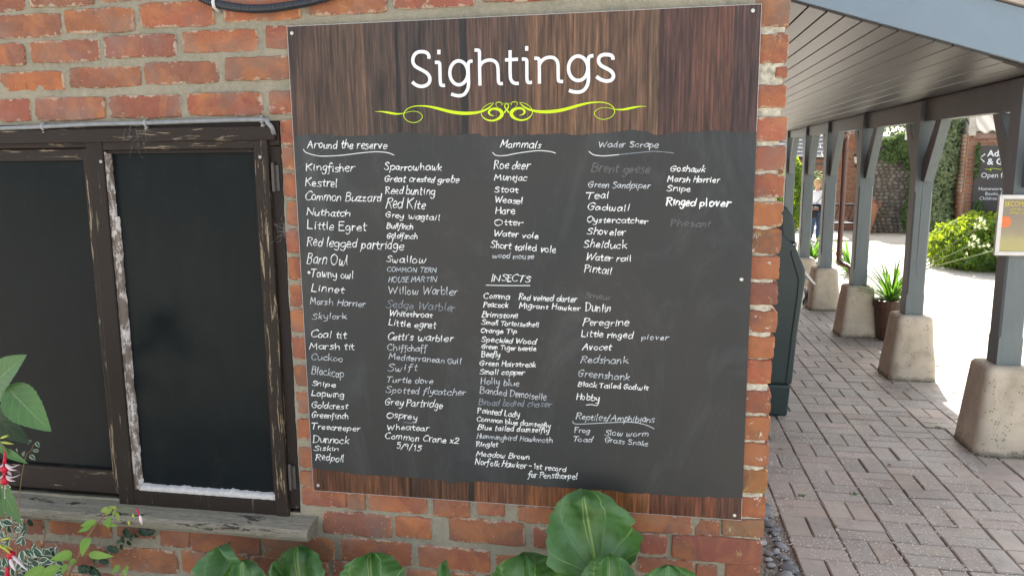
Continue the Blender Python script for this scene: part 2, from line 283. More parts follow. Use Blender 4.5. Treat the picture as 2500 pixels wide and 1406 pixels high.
SHIRT=simple('white_cotton',(.80,.80,.82),(.74,.74,.77),20,.85,.2,.4,.004)
NAVY=simple('navy_knit',(.018,.018,.035),None,60,.9,.2,.6,.004)
JEANS=simple('blue_denim',(.05,.085,.16),(.03,.05,.10),14,.85,.2,.5,.003)
SKIN=simple('skin',(.52,.30,.22),(.46,.25,.18),30,.5,.35,.1); HAIR=simple('blond_hair',(.50,.34,.15),(.34,.21,.09),8,.6,.3,.9,.006,stretch=(6,6,1))
LEATH=simple('black_leather',(.015,.015,.018),None,40,.4,.4); SHOE=simple('pale_shoe_canvas',(.4,.38,.36),None,40,.8); EYE=simple('dark_eye',(.03,.02,.02),None,40,.3)
FLINT=N('flint_cobble'); FLINT.objvec(); c=FLINT.mix(FLINT.ramp(FLINT.noise(14,5,.7),[(.3,(0,0,0)),(.7,(1,1,1))]),(.07,.065,.06),(.19,.175,.15)); c=FLINT.mix(.45,c,FLINT.oi.outputs['Color']); FLINT.bump(FLINT.noise(40,4),.5,.004); FLINT=FLINT.set(c,.6,.4)
MORT2=simple('old_wall_mortar',(.15,.13,.105),(.09,.08,.068),12,.95,.1,.6,.01); COPING=simple('pale_coping_stone',(.5,.46,.40),(.4,.37,.32),10,.9)
TILE=simple('pale_roof_pantile',(.45,.40,.34),(.37,.33,.28),6,.85,.2,.4); SLATE=simple('grey_slate',(.16,.165,.18),(.11,.115,.125),14,.6)
BARK=simple('bark',(.10,.075,.05),(.05,.04,.03),25,.9,.1,.9,.006,stretch=(3,3,.6)); STEMG=simple('green_stem',(.16,.22,.06),(.12,.17,.05),30,.6); STEMR=simple('reddish_stem',(.24,.13,.07),(.16,.12,.05),40,.55)
WOODD=simple('dark_bench_wood',(.05,.045,.04),None,30,.6,.3,.4); WEB=simple('cobweb_silk',(.45,.45,.43),None,30,.8)
FRED=simple('fuchsia_red',(.55,.015,.045),(.42,.01,.03),60,.45); FWHITE=simple('fuchsia_pale_petal',(.72,.62,.62),(.68,.5,.52),50,.5); BUDG=simple('yellow_green_bud',(.42,.45,.06),(.3,.35,.05),50,.5); LITTER=simple('dead_leaf',(.22,.13,.05),(.12,.08,.04),50,.8)
def leafmat(name,base,vein,under=None,mode='pinnate',nv=16,rough=.42,trans=.25,edge=None,spec=.4):
    m=N(name); m.objvec(); uv=m.n('ShaderNodeUVMap'); sp=m.n('ShaderNodeSeparateXYZ'); m.L(uv.outputs[0],sp.inputs[0])
    u=m.math('ABSOLUTE',m.math('SUBTRACT',sp.outputs[0],.5)); v=sp.outputs[1]
    if mode=='palmate':
        a=m.math('ARCTAN2',m.math('SUBTRACT',sp.outputs[0],.5),m.math('ADD',v,.02)); ph=m.math('MULTIPLY',a,nv)
        ph=m.math('ADD',ph,m.math('MULTIPLY',m.noise(9,2),1.1)); w=m.math('ABSOLUTE',m.math('SINE',ph)); vm=m.ramp(w,[(0,(1,1,1)),(.05,(.8,.8,.8)),(.12,(0,0,0))])
        hgt=w
    else:
        ph=m.math('MULTIPLY',m.math('SUBTRACT',v,m.math('MULTIPLY',u,.55)),nv); w=m.math('ABSOLUTE',m.math('SINE',ph)); vm=m.ramp(w,[(0,(.6,.6,.6)),(.14,(0,0,0))]); hgt=w
    mid=m.ramp(u,[(0,(1,1,1)),(.009,(1,1,1)),(.018,(0,0,0))]); vv=m.mix(1,vm,mid,'LIGHTEN')
    n=m.noise(20,4,.6); c=m.mix(m.ramp(n,[(.3,(0,0,0)),(.7,(1,1,1))]),base,tuple(x*.68 for x in base)); c=m.mix(m.ramp(m.noise(5,3),[(.4,(0,0,0)),(.7,(.5,.5,.5))]),c,tuple(min(1,x*1.5) for x in base))
    c=m.mix(m.math('MULTIPLY',vv,.75),c,vein)
    if mode=='palmate': c=m.mix(m.ramp(m.noise(7,4,.6),[(.42,(0,0,0)),(.62,(.75,.75,.75))]),c,(.10,.21,.085)); c=m.mix(m.ramp(m.noise(11,3),[(.55,(0,0,0)),(.68,(.6,.6,.6))]),c,(.012,.045,.012))
    if edge:
        e=m.ramp(m.math('ADD',u,m.math('MULTIPLY',m.math('SUBTRACT',m.noise(90,3),.5),.22)),[(.33,(0,0,0)),(.37,(1,1,1))]); c=m.mix(e,c,edge)
    m.bump(m.math('ADD',m.math('MULTIPLY',hgt,.6),m.math('MULTIPLY',n,.5)),.35,.003); mm=m.set(c,rough,spec); m.translucent(m.mix(1,c,(1.3,1.5,.6),'MULTIPLY'),trans); return mm
BERG=leafmat('bergenia_leaf',(.055,.145,.03),(.25,.36,.10),mode='palmate',nv=9,trans=.2,rough=.34)
HYD=leafmat('broad_mid_green_leaf',(.075,.175,.05),(.20,.30,.13),nv=20,trans=.22)
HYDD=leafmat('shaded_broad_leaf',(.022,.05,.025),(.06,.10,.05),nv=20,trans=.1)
FUCH=leafmat('fuchsia_leaf',(.19,.34,.055),(.26,.38,.12),nv=16,trans=.35)
IVYD=leafmat('dark_ivy_leaf',(.012,.045,.02),(.03,.08,.04),nv=10,trans=.08)
VAR=leafmat('variegated_leaf',(.035,.085,.05),(.09,.16,.10),nv=10,trans=.15,edge=(.52,.58,.48))
SPR=leafmat('fresh_yellow_green_leaf',(.25,.33,.06),(.3,.4,.12),nv=12,trans=.35)
STRAP=leafmat('strap_leaf',(.10,.19,.04),(.14,.24,.07),nv=1,trans=.5)
def folmat(name,a,b,trans,tcol,rough=.5):
    m=N(name); m.objvec(False); n=m.noise(9,4,.6); c=m.mix(m.ramp(n,[(.3,(0,0,0)),(.7,(1,1,1))]),a,b); mm=m.set(c,rough,.35); m.translucent(tcol,trans); return mm
HEDGE=folmat('climber_foliage',(.15,.20,.10),(.24,.28,.16),.35,(.26,.34,.14)); BUSH=folmat('bright_shrub_foliage',(.04,.11,.04),(.075,.16,.04),.48,(.42,.52,.02),.65); IVYG=folmat('wall_ivy_foliage',(.06,.12,.04),(.12,.18,.07),.35,(.2,.3,.08)); TREEF=folmat('background_tree_foliage',(.05,.09,.03),(.09,.13,.05),.35,(.18,.25,.06)); AGAP=folmat('white_agapanthus_petals',(.62,.66,.48),(.5,.58,.3),.4,(.6,.65,.4)); WEED=folmat('weed_leaves',(.06,.13,.03),(.09,.18,.04),.3,(.2,.3,.05))
# ---------------------------------------------------------------- setting: ground
b=MB(); b.add([(-120,-60,-.06),(120,-60,-.06),(120,200,-.06),(-120,200,-.06)],[(0,1,2,3)]); obj('ground',b.mesh('ground'),YARD,kind='structure')
b=MB(); b.add([(2.32,-1,-.004),(30,-1,-.004),(30,40,-.004),(2.32,40,-.004)],[(0,1,2,3)]); yard=obj('courtyard_pavement',b.mesh('courtyard_pavement'),YARD,kind='structure')
# planting bed in front of the wall
random.seed(5)
b=MB(); nx,ny=60,24
for j in range(ny+1):
    for i in range(nx+1):
        x=-3+i*3.6/nx; y=-1.3+j*1.32/ny; b.v.append((x,y,.03+.03*noise.noise(Vector((x*5,y*5,0)))))
b.f=[(j*(nx+1)+i,j*(nx+1)+i+1,(j+1)*(nx+1)+i+1,(j+1)*(nx+1)+i) for j in range(ny) for i in range(nx)]
b.build('planting_bed_ground',SOIL,smooth=True,kind='structure')
# ---------------------------------------------------------------- walkway pavers (basket weave)
pave=bpy.data.objects.new('walkway_pavement',None); col.objects.link(pave); pave['kind']='structure'
b=MB(); b.add([(.35,-1,-.022),(2.6,-1,-.022),(2.6,14,-.022),(.35,14,-.022)],[(0,1,2,3)]); b.build('paver_joint_sand',SANDJ,pave,kind='stuff')
MX,MY=.25,.225; X0=.757
def paver_mesh(w,d,seed,b=None,ox=0,oy=0,oz=0,ang=0):
    random.seed(seed); g=.0032; bv=.005; x,y=w/2-g,d/2-g; J=lambda s:random.uniform(-s,s)
    ou=[(-x,-y),(x,-y),(x,y),(-x,y)]; inn=[(-x+bv,-y+bv),(x-bv,-y+bv),(x-bv,y-bv),(-x+bv,y-bv)]
    t=J(.0015); u=J(.0015); m=b or MB()
    ca,sa=math.cos(ang),math.sin(ang)
    T=lambda px,py,pz:(ox+px*ca-py*sa,oy+px*sa+py*ca,oz+pz)
    vs=[T(px+J(.001),py+J(.001),-.05) for px,py in ou]+[T(px+J(.0012),py+J(.0012),-.006) for px,py in ou]+[T(px+J(.001),py+J(.001),px*t/x+py*u/y) for px,py in inn]
    fs=[(8,9,10,11)]
    for k in range(4):
        l=(k+1)%4; fs+=[(k,l,l+4,k+4),(k+4,l+4,l+8,k+8)]
    m.add(vs,fs); return m
wide=[paver_mesh(MX,MY/2,s).mesh('paver') for s in range(6)]; deep=[paver_mesh(MX/2,MY,s+9).mesh('paver') for s in range(6)]
for me in wide+deep: me.materials.append(PAVER)
PCOL=[(.46,.355,.285),(.43,.345,.28),(.41,.345,.29),(.48,.355,.275),(.44,.36,.285),(.40,.33,.28)]
cells=[]
for i in range(-2,9):
    for j in range(-2,64):
        cx=X0+(i+.5)*MX; cy=.27+(j+.5)*MY
        if cx<.64 and cy<1.95: continue
        if cx<.4 or cx>2.70: continue
        if (i+j)%2: cells+= [(cx,cy-MY/4,0),(cx,cy+MY/4,0)]
        else: cells+= [(cx-MX/4,cy,1),(cx+MX/4,cy,1)]
vis=[c for c in cells if c[1]>1.1 and c[0]>.17*(c[1]+2.14)-.1 and c[0]<.56*(c[1]+2.14)-.05]
vis.sort(key=lambda c:(c[0]**2+(c[1]+2.14)**2)); near=set(vis[:285]); far=MB(); random.seed(8); seed=0
hmap={}
for c in cells:
    rz=random.uniform(-.0045,.0035); q=random.random(); cc=random.choice(PCOL); k=random.randrange(6); k2=random.uniform(.84,1.12)
    if c in near: obj('paver',(deep if c[2] else wide)[k],None,pave,loc=(c[0],c[1],rz),rot=(0,0,random.uniform(-.012,.012)),color=tuple(v*k2 for v in cc))
for c in cells:
    if c not in near: paver_mesh(*((MX/2,MY) if c[2] else (MX,MY/2)),hash(c)%999,far,c[0],c[1],-.001)
o=far.build('far_pavers',PAVER,pave,kind='stuff'); o.color=(.33,.285,.25,1)
# grit scattered on the pavers
random.seed(11); b=MB()
def chip(b,x,y,z,r):
    a=random.random()*6; p=[(x+r*math.cos(a+k*1.57)*random.uniform(.6,1.1),y+r*math.sin(a+k*1.57)*random.uniform(.6,1.1),z) for k in range(4)]+[(x,y,z+r*.7)]
    b.add(p,[(0,1,4),(1,2,4),(2,3,4),(3,0,4)])
for i in range(12000):
    y=1.1+4.5*random.random()**1.5; x=random.uniform(.66,2.3)
    if x>.56*(y+2.14) : continue
    if noise.noise(Vector((x*3,y*3,1)))<-.25: continue
    chip(b,x,y,.002,random.choice((.0028,.0036,.0044,.006)))
b.build('grit',GRIT,kind='stuff')
random.seed(13); b=MB()
for i in range(5200):
    y=random.uniform(.2,4.6); x=random.uniform(.36,.755); chip(b,x,y,-.02+.012*noise.noise(Vector((x*9,y*9,0))),random.uniform(.005,.012))
b.add([(.3,-.3,-.02),(.757,-.3,-.02),(.757,1.9,-.02),(.3,1.9,-.02)],[(0,1,2,3)])
b.build('gravel_strip',GRAVEL,kind='stuff')
# drain pebbles
pe=thing('pebble_edging','row of grey and white flint pebbles between the brick corner and the walkway','pebbles',(.68,1.3,0))
def pebmesh(seed):
    random.seed(seed); bm=MB(); n=8; vs=[]; 
    for j in range(1,6):
        ph=math.pi*j/6
        for k in range(n): 
            a=2*math.pi*k/n; d=Vector((math.sin(ph)*math.cos(a),math.sin(ph)*math.sin(a),math.cos(ph))); d*=1+.34*noise.noise(d*1.5+Vector((seed*3,0,0))); vs.append(d)
    top=len(vs); vs+= [Vector((0,0,1)),Vector((0,0,-1))]
    fs=[(j*n+k,(j+1)*n+k,(j+1)*n+(k+1)%n,j*n+(k+1)%n) for j in range(4) for k in range(n)]+[(top,k,(k+1)%n) for k in range(n)]+[(top+1,4*n+(k+1)%n,4*n+k) for k in range(n)]
    bm.add(vs,fs); me=bm.mesh('pebble',True); me.materials.append(PEB); return me
PM=[pebmesh(s) for s in range(6)]
random.seed(21); y=1.0
while y<2.3:
    x=.69+random.uniform(-.025,.02); s=random.uniform(.020,.042)
    g=random.choice((.05,.08,.12,.2,.3)); o=obj('pebble',random.choice(PM),None,pe,loc=(x,y,-.005),rot=(random.uniform(-.3,.3),random.uniform(-.3,.3),random.uniform(-.9,.9)),color=(g,g*.99,g*.98)); o.scale=(s*1.25,s*.8,s*.5)
    if random.random()<.6:
        s=random.uniform(.018,.032); g=random.uniform(.12,.5); o=obj('pebble',random.choice(PM),None,pe,loc=(x-.075+random.uniform(-.02,.02),y+.03,-.008),rot=(0,0,random.uniform(-1,1)),color=(g,g*.97,g*.92)); o.scale=(s*1.2,s*.9,s*.5)
    y+=random.uniform(.04,.07)
# little weeds in joints and dead leaves
random.seed(31)
for i,(p,lab) in enumerate((((1.2117,2.1688,-0.0000),'small green weed tuft in a paver joint near the pebbles'),((2.7006,8.1112,-0.0000),'weed growing at the foot of the fourth concrete plinth'),((0.9213,2.0959,0.0000),'weed tuft in the joint beside the pebble strip'),((2.0883,3.4138,0.0000),'weed tuft in the joint left of the nearest plinth'))):
    b=MB()
    for k in range(26):
        a=random.random()*6.28; r=random.uniform(0,.022); h=random.uniform(.004,.018); s=.006; x=p[0]+r*math.cos(a); y=p[1]+r*math.sin(a); dx,dy=s*math.cos(a*3),s*math.sin(a*3)
        b.add([(x,y,.001),(x+dx+.003,y+dy,h*.5),(x+dx*2,y+dy*2,h),(x+dx-.003,y+dy-.003,h*.5)],[(0,1,2,3)])
    tag(b.build('weed',WEED),lab,'weed')
for p,lab in (((1.0086,1.7473,0.0000),'dark curled dead leaf lying in the joint near the pebbles'),((0.9205,2.8142,0.0000),'yellow-brown dead leaf below the litter bin'),((1.5312,4.4423,0.0000),'pale dead leaf on the pavers right of the bin'),((2.1844,4.3591,0.0000),'dead leaf near the third plinth from the right'),((1.5393,2.6462,0.0000),'small dark dead leaf midway across the walkway'),((1.7803,3.6458,0.0000),'white scrap on the pavers in front of the plinths')):
    b=MB(); s=.016; a=random.random()*3; ca,sa=math.cos(a),math.sin(a)
    pts=[(-1.3,0,.3),(-.4,.5,.15),(.5,.45,.3),(1.3,0,.1),(.5,-.45,.5),(-.4,-.5,.3),(0,0,.05)]
    b.add([(p[0]+s*(x*ca-y*sa),p[1]+s*(x*sa+y*ca),.004+s*z*.5) for x,y,z in pts],[(0,1,6),(1,2,6),(2,3,6),(3,4,6),(4,5,6),(5,0,6)])
    tag(b.build('dead_leaf',GRIT if 'white' in lab else LITTER),lab,'leaf')
# ---------------------------------------------------------------- the brick wall
wall=thing('brick_wall','old red brick wall with pale mortar carrying the window and the sightings board','wall',(-1,0,0))
WX0,WX1,WZ0,WZ1=-3.6,-1.069,.752,1.986
CX=.357
b=MB(); s=.0125; xs=[]; x=-3.4
while x<CX-.001: xs.append(x); x+=s
xs.append(CX); zs=[-.1+i*s for i in range(int(3.0/s))]
near_i=min(range(len(xs)),key=lambda i:abs(xs[i]-WX1)); xs[near_i]=WX1
def my(x,z):
    y=.0045+.0045*noise.noise(Vector((x*9,z*14,3)))+.0030*noise.noise(Vector((x*38,z*38,7)))+.0016*noise.noise(Vector((x*90,z*90,1)))
    e=CX-x
    if e<.03: y+=.006*(1-e/.03)**2+.004*abs(noise.noise(Vector((4,z*40,2))))*(1-e/.03)
    return y
idx={}
for j,z in enumerate(zs):
    for i,x in enumerate(xs):
        xx=x-(.004*abs(noise.noise(Vector((z*30,0,5)))) if i==len(xs)-1 else 0)
        idx[i,j]=len(b.v); b.v.append((xx,my(x,z),z))
for j in range(len(zs)-1):
    for i in range(len(xs)-1):
        if xs[i+1]<=WX1+.001 and xs[i]>=WX0 and zs[j+1]<WZ1+.006 and zs[j]>WZ0-.012: continue
        b.f.append((idx[i,j],idx[i+1,j],idx[i+1,j+1],idx[i,j+1]))
b.build('mortar',MORTAR,wall,smooth=True)
b=MB(); b.box((-3.4,.03,-.1),(.352,.24,WZ0-.035)); b.box((-3.4,.03,WZ1+.001),(.352,.24,2.9)); b.box((WX1+.002,.03,WZ0-.034),(.352,.24,WZ1)); b.build('wall_core',MORTAR,wall)
b=MB(); b.add([(.356,.012,-.1),(.356,11.6,-.1),(.356,11.6,2.9),(.356,.012,2.9)],[(0,1,2,3)]); b.build('side_wall_face',SIDEW,wall)
def brick(x0,z0,x1,z1,seed,corner=False):
    random.seed(seed); r=.009; w,h=(x1-x0)/2,(z1-z0)/2; n=30; P=[]
    per=[]
    for k in range(n):
        a=2*math.pi*k/n+.1; c,s_=math.cos(a),math.sin(a); e=15
        rr=1/((abs(c)**e+abs(s_)**e)**(1/e)); q=1.0
        px,pz=c*rr*w,s_*rr*h
        # even spacing along long edges
        d=.0030*noise.noise(Vector((px*35,pz*35,seed*1.7)))+.0026*noise.noise(Vector((px*130,pz*130,seed)))
        per.append((px+(d if abs(px)>w*.9 else 0)-(abs(d) if corner and px>w*.9 else 0),pz+(d*1.3 if abs(pz)>h*.8 else d)))
    f=random.uniform(-.0030,.0010); tx,tz=random.uniform(-.002,.002),random.uniform(-.0012,.0012)
    m=MB(); vs=[]
    for k,(px,pz) in enumerate(per): vs.append((px,.02,pz))
    for k,(px,pz) in enumerate(per): vs.append((px,f+.0055+tx*px/w+.0015*noise.noise(Vector((k,seed,0))),pz))
    for k,(px,pz) in enumerate(per): vs.append((px*(1-.0016/w),f+.0007+tx*px/w+tz*pz/h,pz*(1-.0016/h)))
    for k,(px,pz) in enumerate(per): vs.append((px*(1-.006/w),f+tx*px/w+tz*pz/h+.0012*noise.noise(Vector((px*30,pz*30,seed))),pz*(1-.006/h)))
    vs.append((0,f-.0006,0))
    fs=[]
    for q in range(3):
        for k in range(n):
            l=(k+1)%n; fs.append((q*n+k,(q+1)*n+k,(q+1)*n+l,q*n+l))
    for k in range(n): fs.append((3*n+k,4*n,3*n+(k+1)%n))
    m.add(vs,fs)
    if corner:
        m.box((w-.06,.0195,-h+.002),(w-.0015,.105,h-.002))
    return m
BR=[(-2.1725,2.3311,-1.886,2.414,(0.27,0.084,0.056)),(-1.8613,2.3378,-1.6474,2.4141,(0.234,0.09,0.054)),(-1.6226,2.3439,-1.384,2.4142,(0.194,0.096,0.057)),(-1.3563,2.3503,-1.123,2.4144,(0.367,0.14,0.058)),(-1.0969,2.355,-0.9899,2.4145,(0.323,0.082,0.061)),(-2.1718,2.2439,-2.0094,2.3135,(0.203,0.09,0.069)),(-1.99,2.2501,-1.7666,2.32,(0.229,0.093,0.065)),(-1.7521,2.2571,-1.5171,2.3274,(0.347,0.131,0.06)),(-1.4937,2.2646,-1.2583,2.3353,(0.375,0.105,0.065)),(-1.2243,2.2725,-0.9843,2.3436,(0.396,0.13,0.065)),(-0.9595,2.28,-0.7265,2.3515,(0.242,0.098,0.06)),(-0.7043,2.2874,-0.4711,2.3593,(0.32,0.081,0.066)),(-0.4454,2.2951,-0.2005,2.3674,(0.327,0.072,0.052)),(-0.162,2.3012,-0.0552,2.3739,(0.365,0.139,0.057)),(-0.0393,2.3056,0.1254,2.3785,(0.414,0.115,0.058)),(-2.1683,2.1671,-2.0022,2.2323,(0.283,0.079,0.06)),(-1.9925,2.1705,-1.9052,2.2354,(0.301,0.092,0.061)),(-1.8793,2.1753,-1.6415,2.2397,(0.256,0.096,0.071)),(-1.6233,2.1818,-1.3847,2.2455,(0.239,0.078,0.069)),(-1.362,2.1884,-1.1246,2.2515,(0.455,0.137,0.059)),(-1.0969,2.1933,-1.0051,2.2559,(0.312,0.075,0.064)),(-2.2262,2.088,-2.0237,2.1438,(0.232,0.081,0.054)),(-2.003,2.092,-1.7753,2.1502,(0.442,0.14,0.051)),(-1.7526,2.0965,-1.5121,2.1571,(0.248,0.085,0.055)),(-1.4973,2.1009,-1.2563,2.164,(0.213,0.094,0.069)),(-1.2303,2.1053,-1.0037,2.171,(0.345,0.126,0.05)),(-2.2387,1.9976,-2.0422,2.0672,(0.312,0.078,0.065)),(-2.0193,1.999,-1.9058,2.068,(0.335,0.083,0.067)),(-1.8847,2.0004,-1.6425,2.069,(0.276,0.072,0.06)),(-1.6278,2.0023,-1.3847,2.0702,(0.252,0.075,0.057)),(-1.3624,2.0043,-1.1193,2.0715,(0.303,0.074,0.05)),(-1.0969,2.0057,-1.0091,2.0724,(0.326,0.078,0.066)),(-1.0645,1.9174,-0.9868,1.9882,(0.328,0.079,0.057)),(-1.0643,1.8432,-0.9862,1.9095,(0.313,0.122,0.06)),(-1.0642,1.7629,-0.9857,1.8326,(0.298,0.085,0.066)),(-1.0588,1.6789,-0.9852,1.7494,(0.312,0.114,0.062)),(-1.064,1.5939,-0.9846,1.6653,(0.27,0.077,0.067)),(-1.0638,1.5107,-0.9839,1.5801,(0.295,0.084,0.05)),(-1.0637,1.4265,-0.9834,1.4968,(0.286,0.084,0.05)),(-1.0635,1.347,-0.9827,1.4153,(0.303,0.086,0.051)),(-1.0635,1.2609,-0.9823,1.3329,(0.304,0.082,0.061)),(-1.0632,1.1746,-0.9815,1.2407,(0.297,0.124,0.062)),(-1.0631,1.088,-0.9809,1.1562,(0.267,0.101,0.061)),(-1.0629,1.0018,-0.9802,1.0668,(0.354,0.108,0.057)),(-1.0628,0.909,-0.9796,0.9748,(0.32,0.11,0.056)),(-1.0622,0.8457,-0.9786,0.8955,(0.294,0.112,0.06)),(-1.0607,0.7787,-0.9118,0.8414,(0.276,0.079,0.063)),(-0.9083,0.7756,-0.8493,0.8323,(0.267,0.119,0.062)),(-0.8346,0.7776,-0.6479,0.8379,(0.377,0.112,0.063)),(-0.6245,0.7745,-0.5093,0.834,(0.287,0.106,0.057)),(-0.4847,0.788,-0.3999,0.8349,(0.33,0.103,0.055)),(-0.3568,0.7761,-0.2473,0.8292,(0.379,0.134,0.057)),(-0.2224,0.7753,-0.0653,0.8408,(0.442,0.11,0.055)),(-0.0226,0.774,0.1615,0.8333,(0.417,0.136,0.057)),(0.1702,0.7732,0.2388,0.8256,(0.286,0.103,0.059)),(0.2481,0.779,0.3649,0.8335,(0.243,0.155,0.091)),(-0.994,0.6852,-0.7612,0.7635,(0.206,0.081,0.068)),(-0.7493,0.6947,-0.6353,0.765,(0.416,0.133,0.055)),(-0.5761,0.695,-0.338,0.7736,(0.277,0.109,0.063)),(-0.3089,0.6949,-0.1872,0.7644,(0.273,0.079,0.057)),(0.0148,0.7046,0.0902,0.7686,(0.286,0.08,0.066)),(0.1062,0.6945,0.3633,0.7717,(0.263,0.07,0.066)),(-0.1624,0.7023,-0.0035,0.7682,(0.445,0.14,0.057)),(-2.0021,0.6049,-1.7629,0.6655,(0.258,0.098,0.057)),(-1.7402,0.6162,-1.6008,0.6714,(0.244,0.096,0.065)),(-1.5785,0.594,-1.4737,0.668,(0.313,0.109,0.055)),(-1.4662,0.5877,-1.2188,0.6666,(0.286,0.101,0.06)),(-1.2026,0.5886,-0.9599,0.6704,(0.291,0.127,0.05)),(-0.941,0.5959,-0.6991,0.6776,(0.349,0.123,0.066)),(-0.6769,0.5965,-0.448,0.674,(0.328,0.092,0.06)),(-0.4274,0.5978,-0.2748,0.6619,(0.341,0.131,0.052)),(-0.2495,0.6112,-0.0141,0.6915,(0.276,0.086,0.059)),(0.0066,0.6446,0.1692,0.6919,(0.286,0.093,0.06)),(0.1784,0.6161,0.236,0.6839,(0.296,0.108,0.065)),(0.2628,0.626,0.3611,0.6932,(0.291,0.089,0.056)),(-2.2985,0.5945,-2.0252,0.6532,(0.207,0.088,0.068)),(-1.775,0.4939,-1.5232,0.5799,(0.28,0.127,0.066)),(-1.5069,0.5064,-1.4146,0.5868,(0.34,0.128,0.05)),(-1.3914,0.5082,-1.2651,0.5864,(0.323,0.129,0.05)),(-1.2502,0.5058,-0.9847,0.5902,(0.273,0.077,0.059)),(-0.9642,0.5164,-0.7353,0.5992,(0.286,0.082,0.063)),(-0.7158,0.512,-0.4817,0.5878,(0.265,0.101,0.052)),(-0.4622,0.5217,-0.2493,0.5878,(0.26,0.072,0.066)),(-2.0631,0.4915,-1.7966,0.5745,(0.251,0.076,0.062)),(-2.3461,0.4816,-2.0859,0.5663,(0.277,0.078,0.056)),(-0.224,0.5312,-0.0126,0.6016,(0.237,0.089,0.059)),(0.0054,0.5714,0.1677,0.6311,(0.362,0.116,0.052)),(-2.1263,0.3776,-1.8558,0.4638,(0.316,0.124,0.056)),(-1.8333,0.3905,-1.5655,0.475,(0.256,0.074,0.056)),(-1.5432,0.4105,-1.2934,0.4902,(0.321,0.126,0.056)),(-1.2799,0.4148,-1.0176,0.496,(0.32,0.085,0.057)),(-2.3962,0.3667,-2.141,0.4545,(0.218,0.087,0.066)),(0.2774,2.2787,0.3649,2.3413,(0.222,0.092,0.061)),(0.2776,2.2043,0.3667,2.2737,(0.247,0.144,0.087)),(0.2779,2.1145,0.3664,2.1859,(0.256,0.081,0.057)),(0.3379,2.0751,0.3672,2.0991,(0.327,0.093,0.056)),(0.2782,1.999,0.3691,2.0549,(0.328,0.09,0.054)),(0.2785,1.9126,0.3742,1.9735,(0.395,0.108,0.064)),(0.2787,1.8337,0.3748,1.8965,(0.307,0.092,0.063)),(0.2789,1.7616,0.3734,1.8218,(0.308,0.088,0.059)),(0.2791,1.6853,0.3741,1.7484,(0.352,0.125,0.05)),(0.2793,1.6115,0.3726,1.6742,(0.357,0.132,0.05)),(0.2796,1.5379,0.3716,1.5991,(0.35,0.107,0.065)),(0.2798,1.467,0.3722,1.5276,(0.205,0.074,0.068)),(0.28,1.3895,0.3739,1.4474,(0.26,0.091,0.061)),(0.2802,1.3145,0.3693,1.3765,(0.44,0.139,0.06)),(0.2804,1.241,0.3648,1.3084,(0.435,0.105,0.063)),(0.2807,1.1572,0.3674,1.2195,(0.294,0.088,0.051)),(0.2809,1.0784,0.3681,1.145,(0.429,0.138,0.051)),(0.2811,0.9987,0.3675,1.0648,(0.378,0.124,0.064)),(0.2814,0.9167,0.3684,0.9849,(0.331,0.148,0.041)),(0.2816,0.8426,0.3677,0.9015,(0.413,0.131,0.056))]
for i,(x0,z0,x1,z1,cc) in enumerate(BR):
    x0-=.0018; z0-=.0016; z1+=.0016
    if x1<.33: x1+=.0018
    if z0<WZ1 and z1>WZ0 and x0<WX1: x0=WX1+.004+.003*math.sin(i*5)
    corner=x1>.34; me=brick(x0,z0,x1,z1,i,corner).mesh('brick',False)
    for p in me.polygons: p.use_smooth=True
    obj('brick',me,LICHBR if corner and z1<1.75 else BRICKM,wall,loc=((x0+x1)/2,0,(z0+z1)/2),color=cc)
random.seed(78)
for x0,z0,x1,z1,cc in list(BR):
    if x0<-2.05 and x1<-1.7:
        for q in range(4):
            xe=x0-.016-q*.232; me=brick(xe-.216,z0,xe,z1,3000+q+int(z0*100)).mesh('brick'); obj('brick',me,BRICKM,wall,loc=(xe-.108,0,(z0+z1)/2),color=tuple(v*random.uniform(.85,1.15) for v in cc))
# courses above and below the view, stretchers
random.seed(77); z=2.425
RC=[(.30,.085,.04),(.23,.07,.042),(.2,.075,.05),(.32,.12,.065)]
for kk in range(5):
    x=-3.3+(kk%2)*.11
    while x<.12:
        x1=min(x+.215,.365); me=brick(x,z,x1,z+.068,900+kk*20+int(x*10),x1>.34).mesh('brick'); obj('brick',me,BRICKM,wall,loc=((x+x1)/2,0,z+.034),color=random.choice(RC)); x+=.232
    z+=.082
for (x,zz) in [(-2.2+.232*i+(.1 if j%2 else 0),.445-.082*j) for j in range(6) for i in range(12)]:
    x1=min(x+.215,.363); 
    if x1-x>.05: obj('brick',brick(x,zz-.07,x1,zz,2000+int(x*97)+int(zz*300),x1>.34).mesh('brick'),BRICKM,wall,loc=((x+x1)/2,0,zz-.035),color=random.choice(RC))
# ---------------------------------------------------------------- window
win=thing('casement_window','dark peeling timber window with black panes left of the sightings board','window',(-1.5,0,.73))
def rbox(b,r,y0,y1,sk=None): b.box((r[0],y0,r[1]),(r[2],y1,r[3]))
b=MB(); b.box((-3.0,.0,1.915),(-1.071,.10,1.984)); b.build('head_rail',FRAMEH,win,bevel=.004)
b=MB(); b.box((-3.0,-.016,1.930),(-1.078,.004,1.972)); b.build('drip_moulding',FRAMEH,win,bevel=.003)
b=MB(); b.box(((-1.1073,0.0040,1.9278)[0],.004,.76),(-1.0695,.10,1.914)); b.build('jamb',FRAMED,win,bevel=.004)
cas=[]
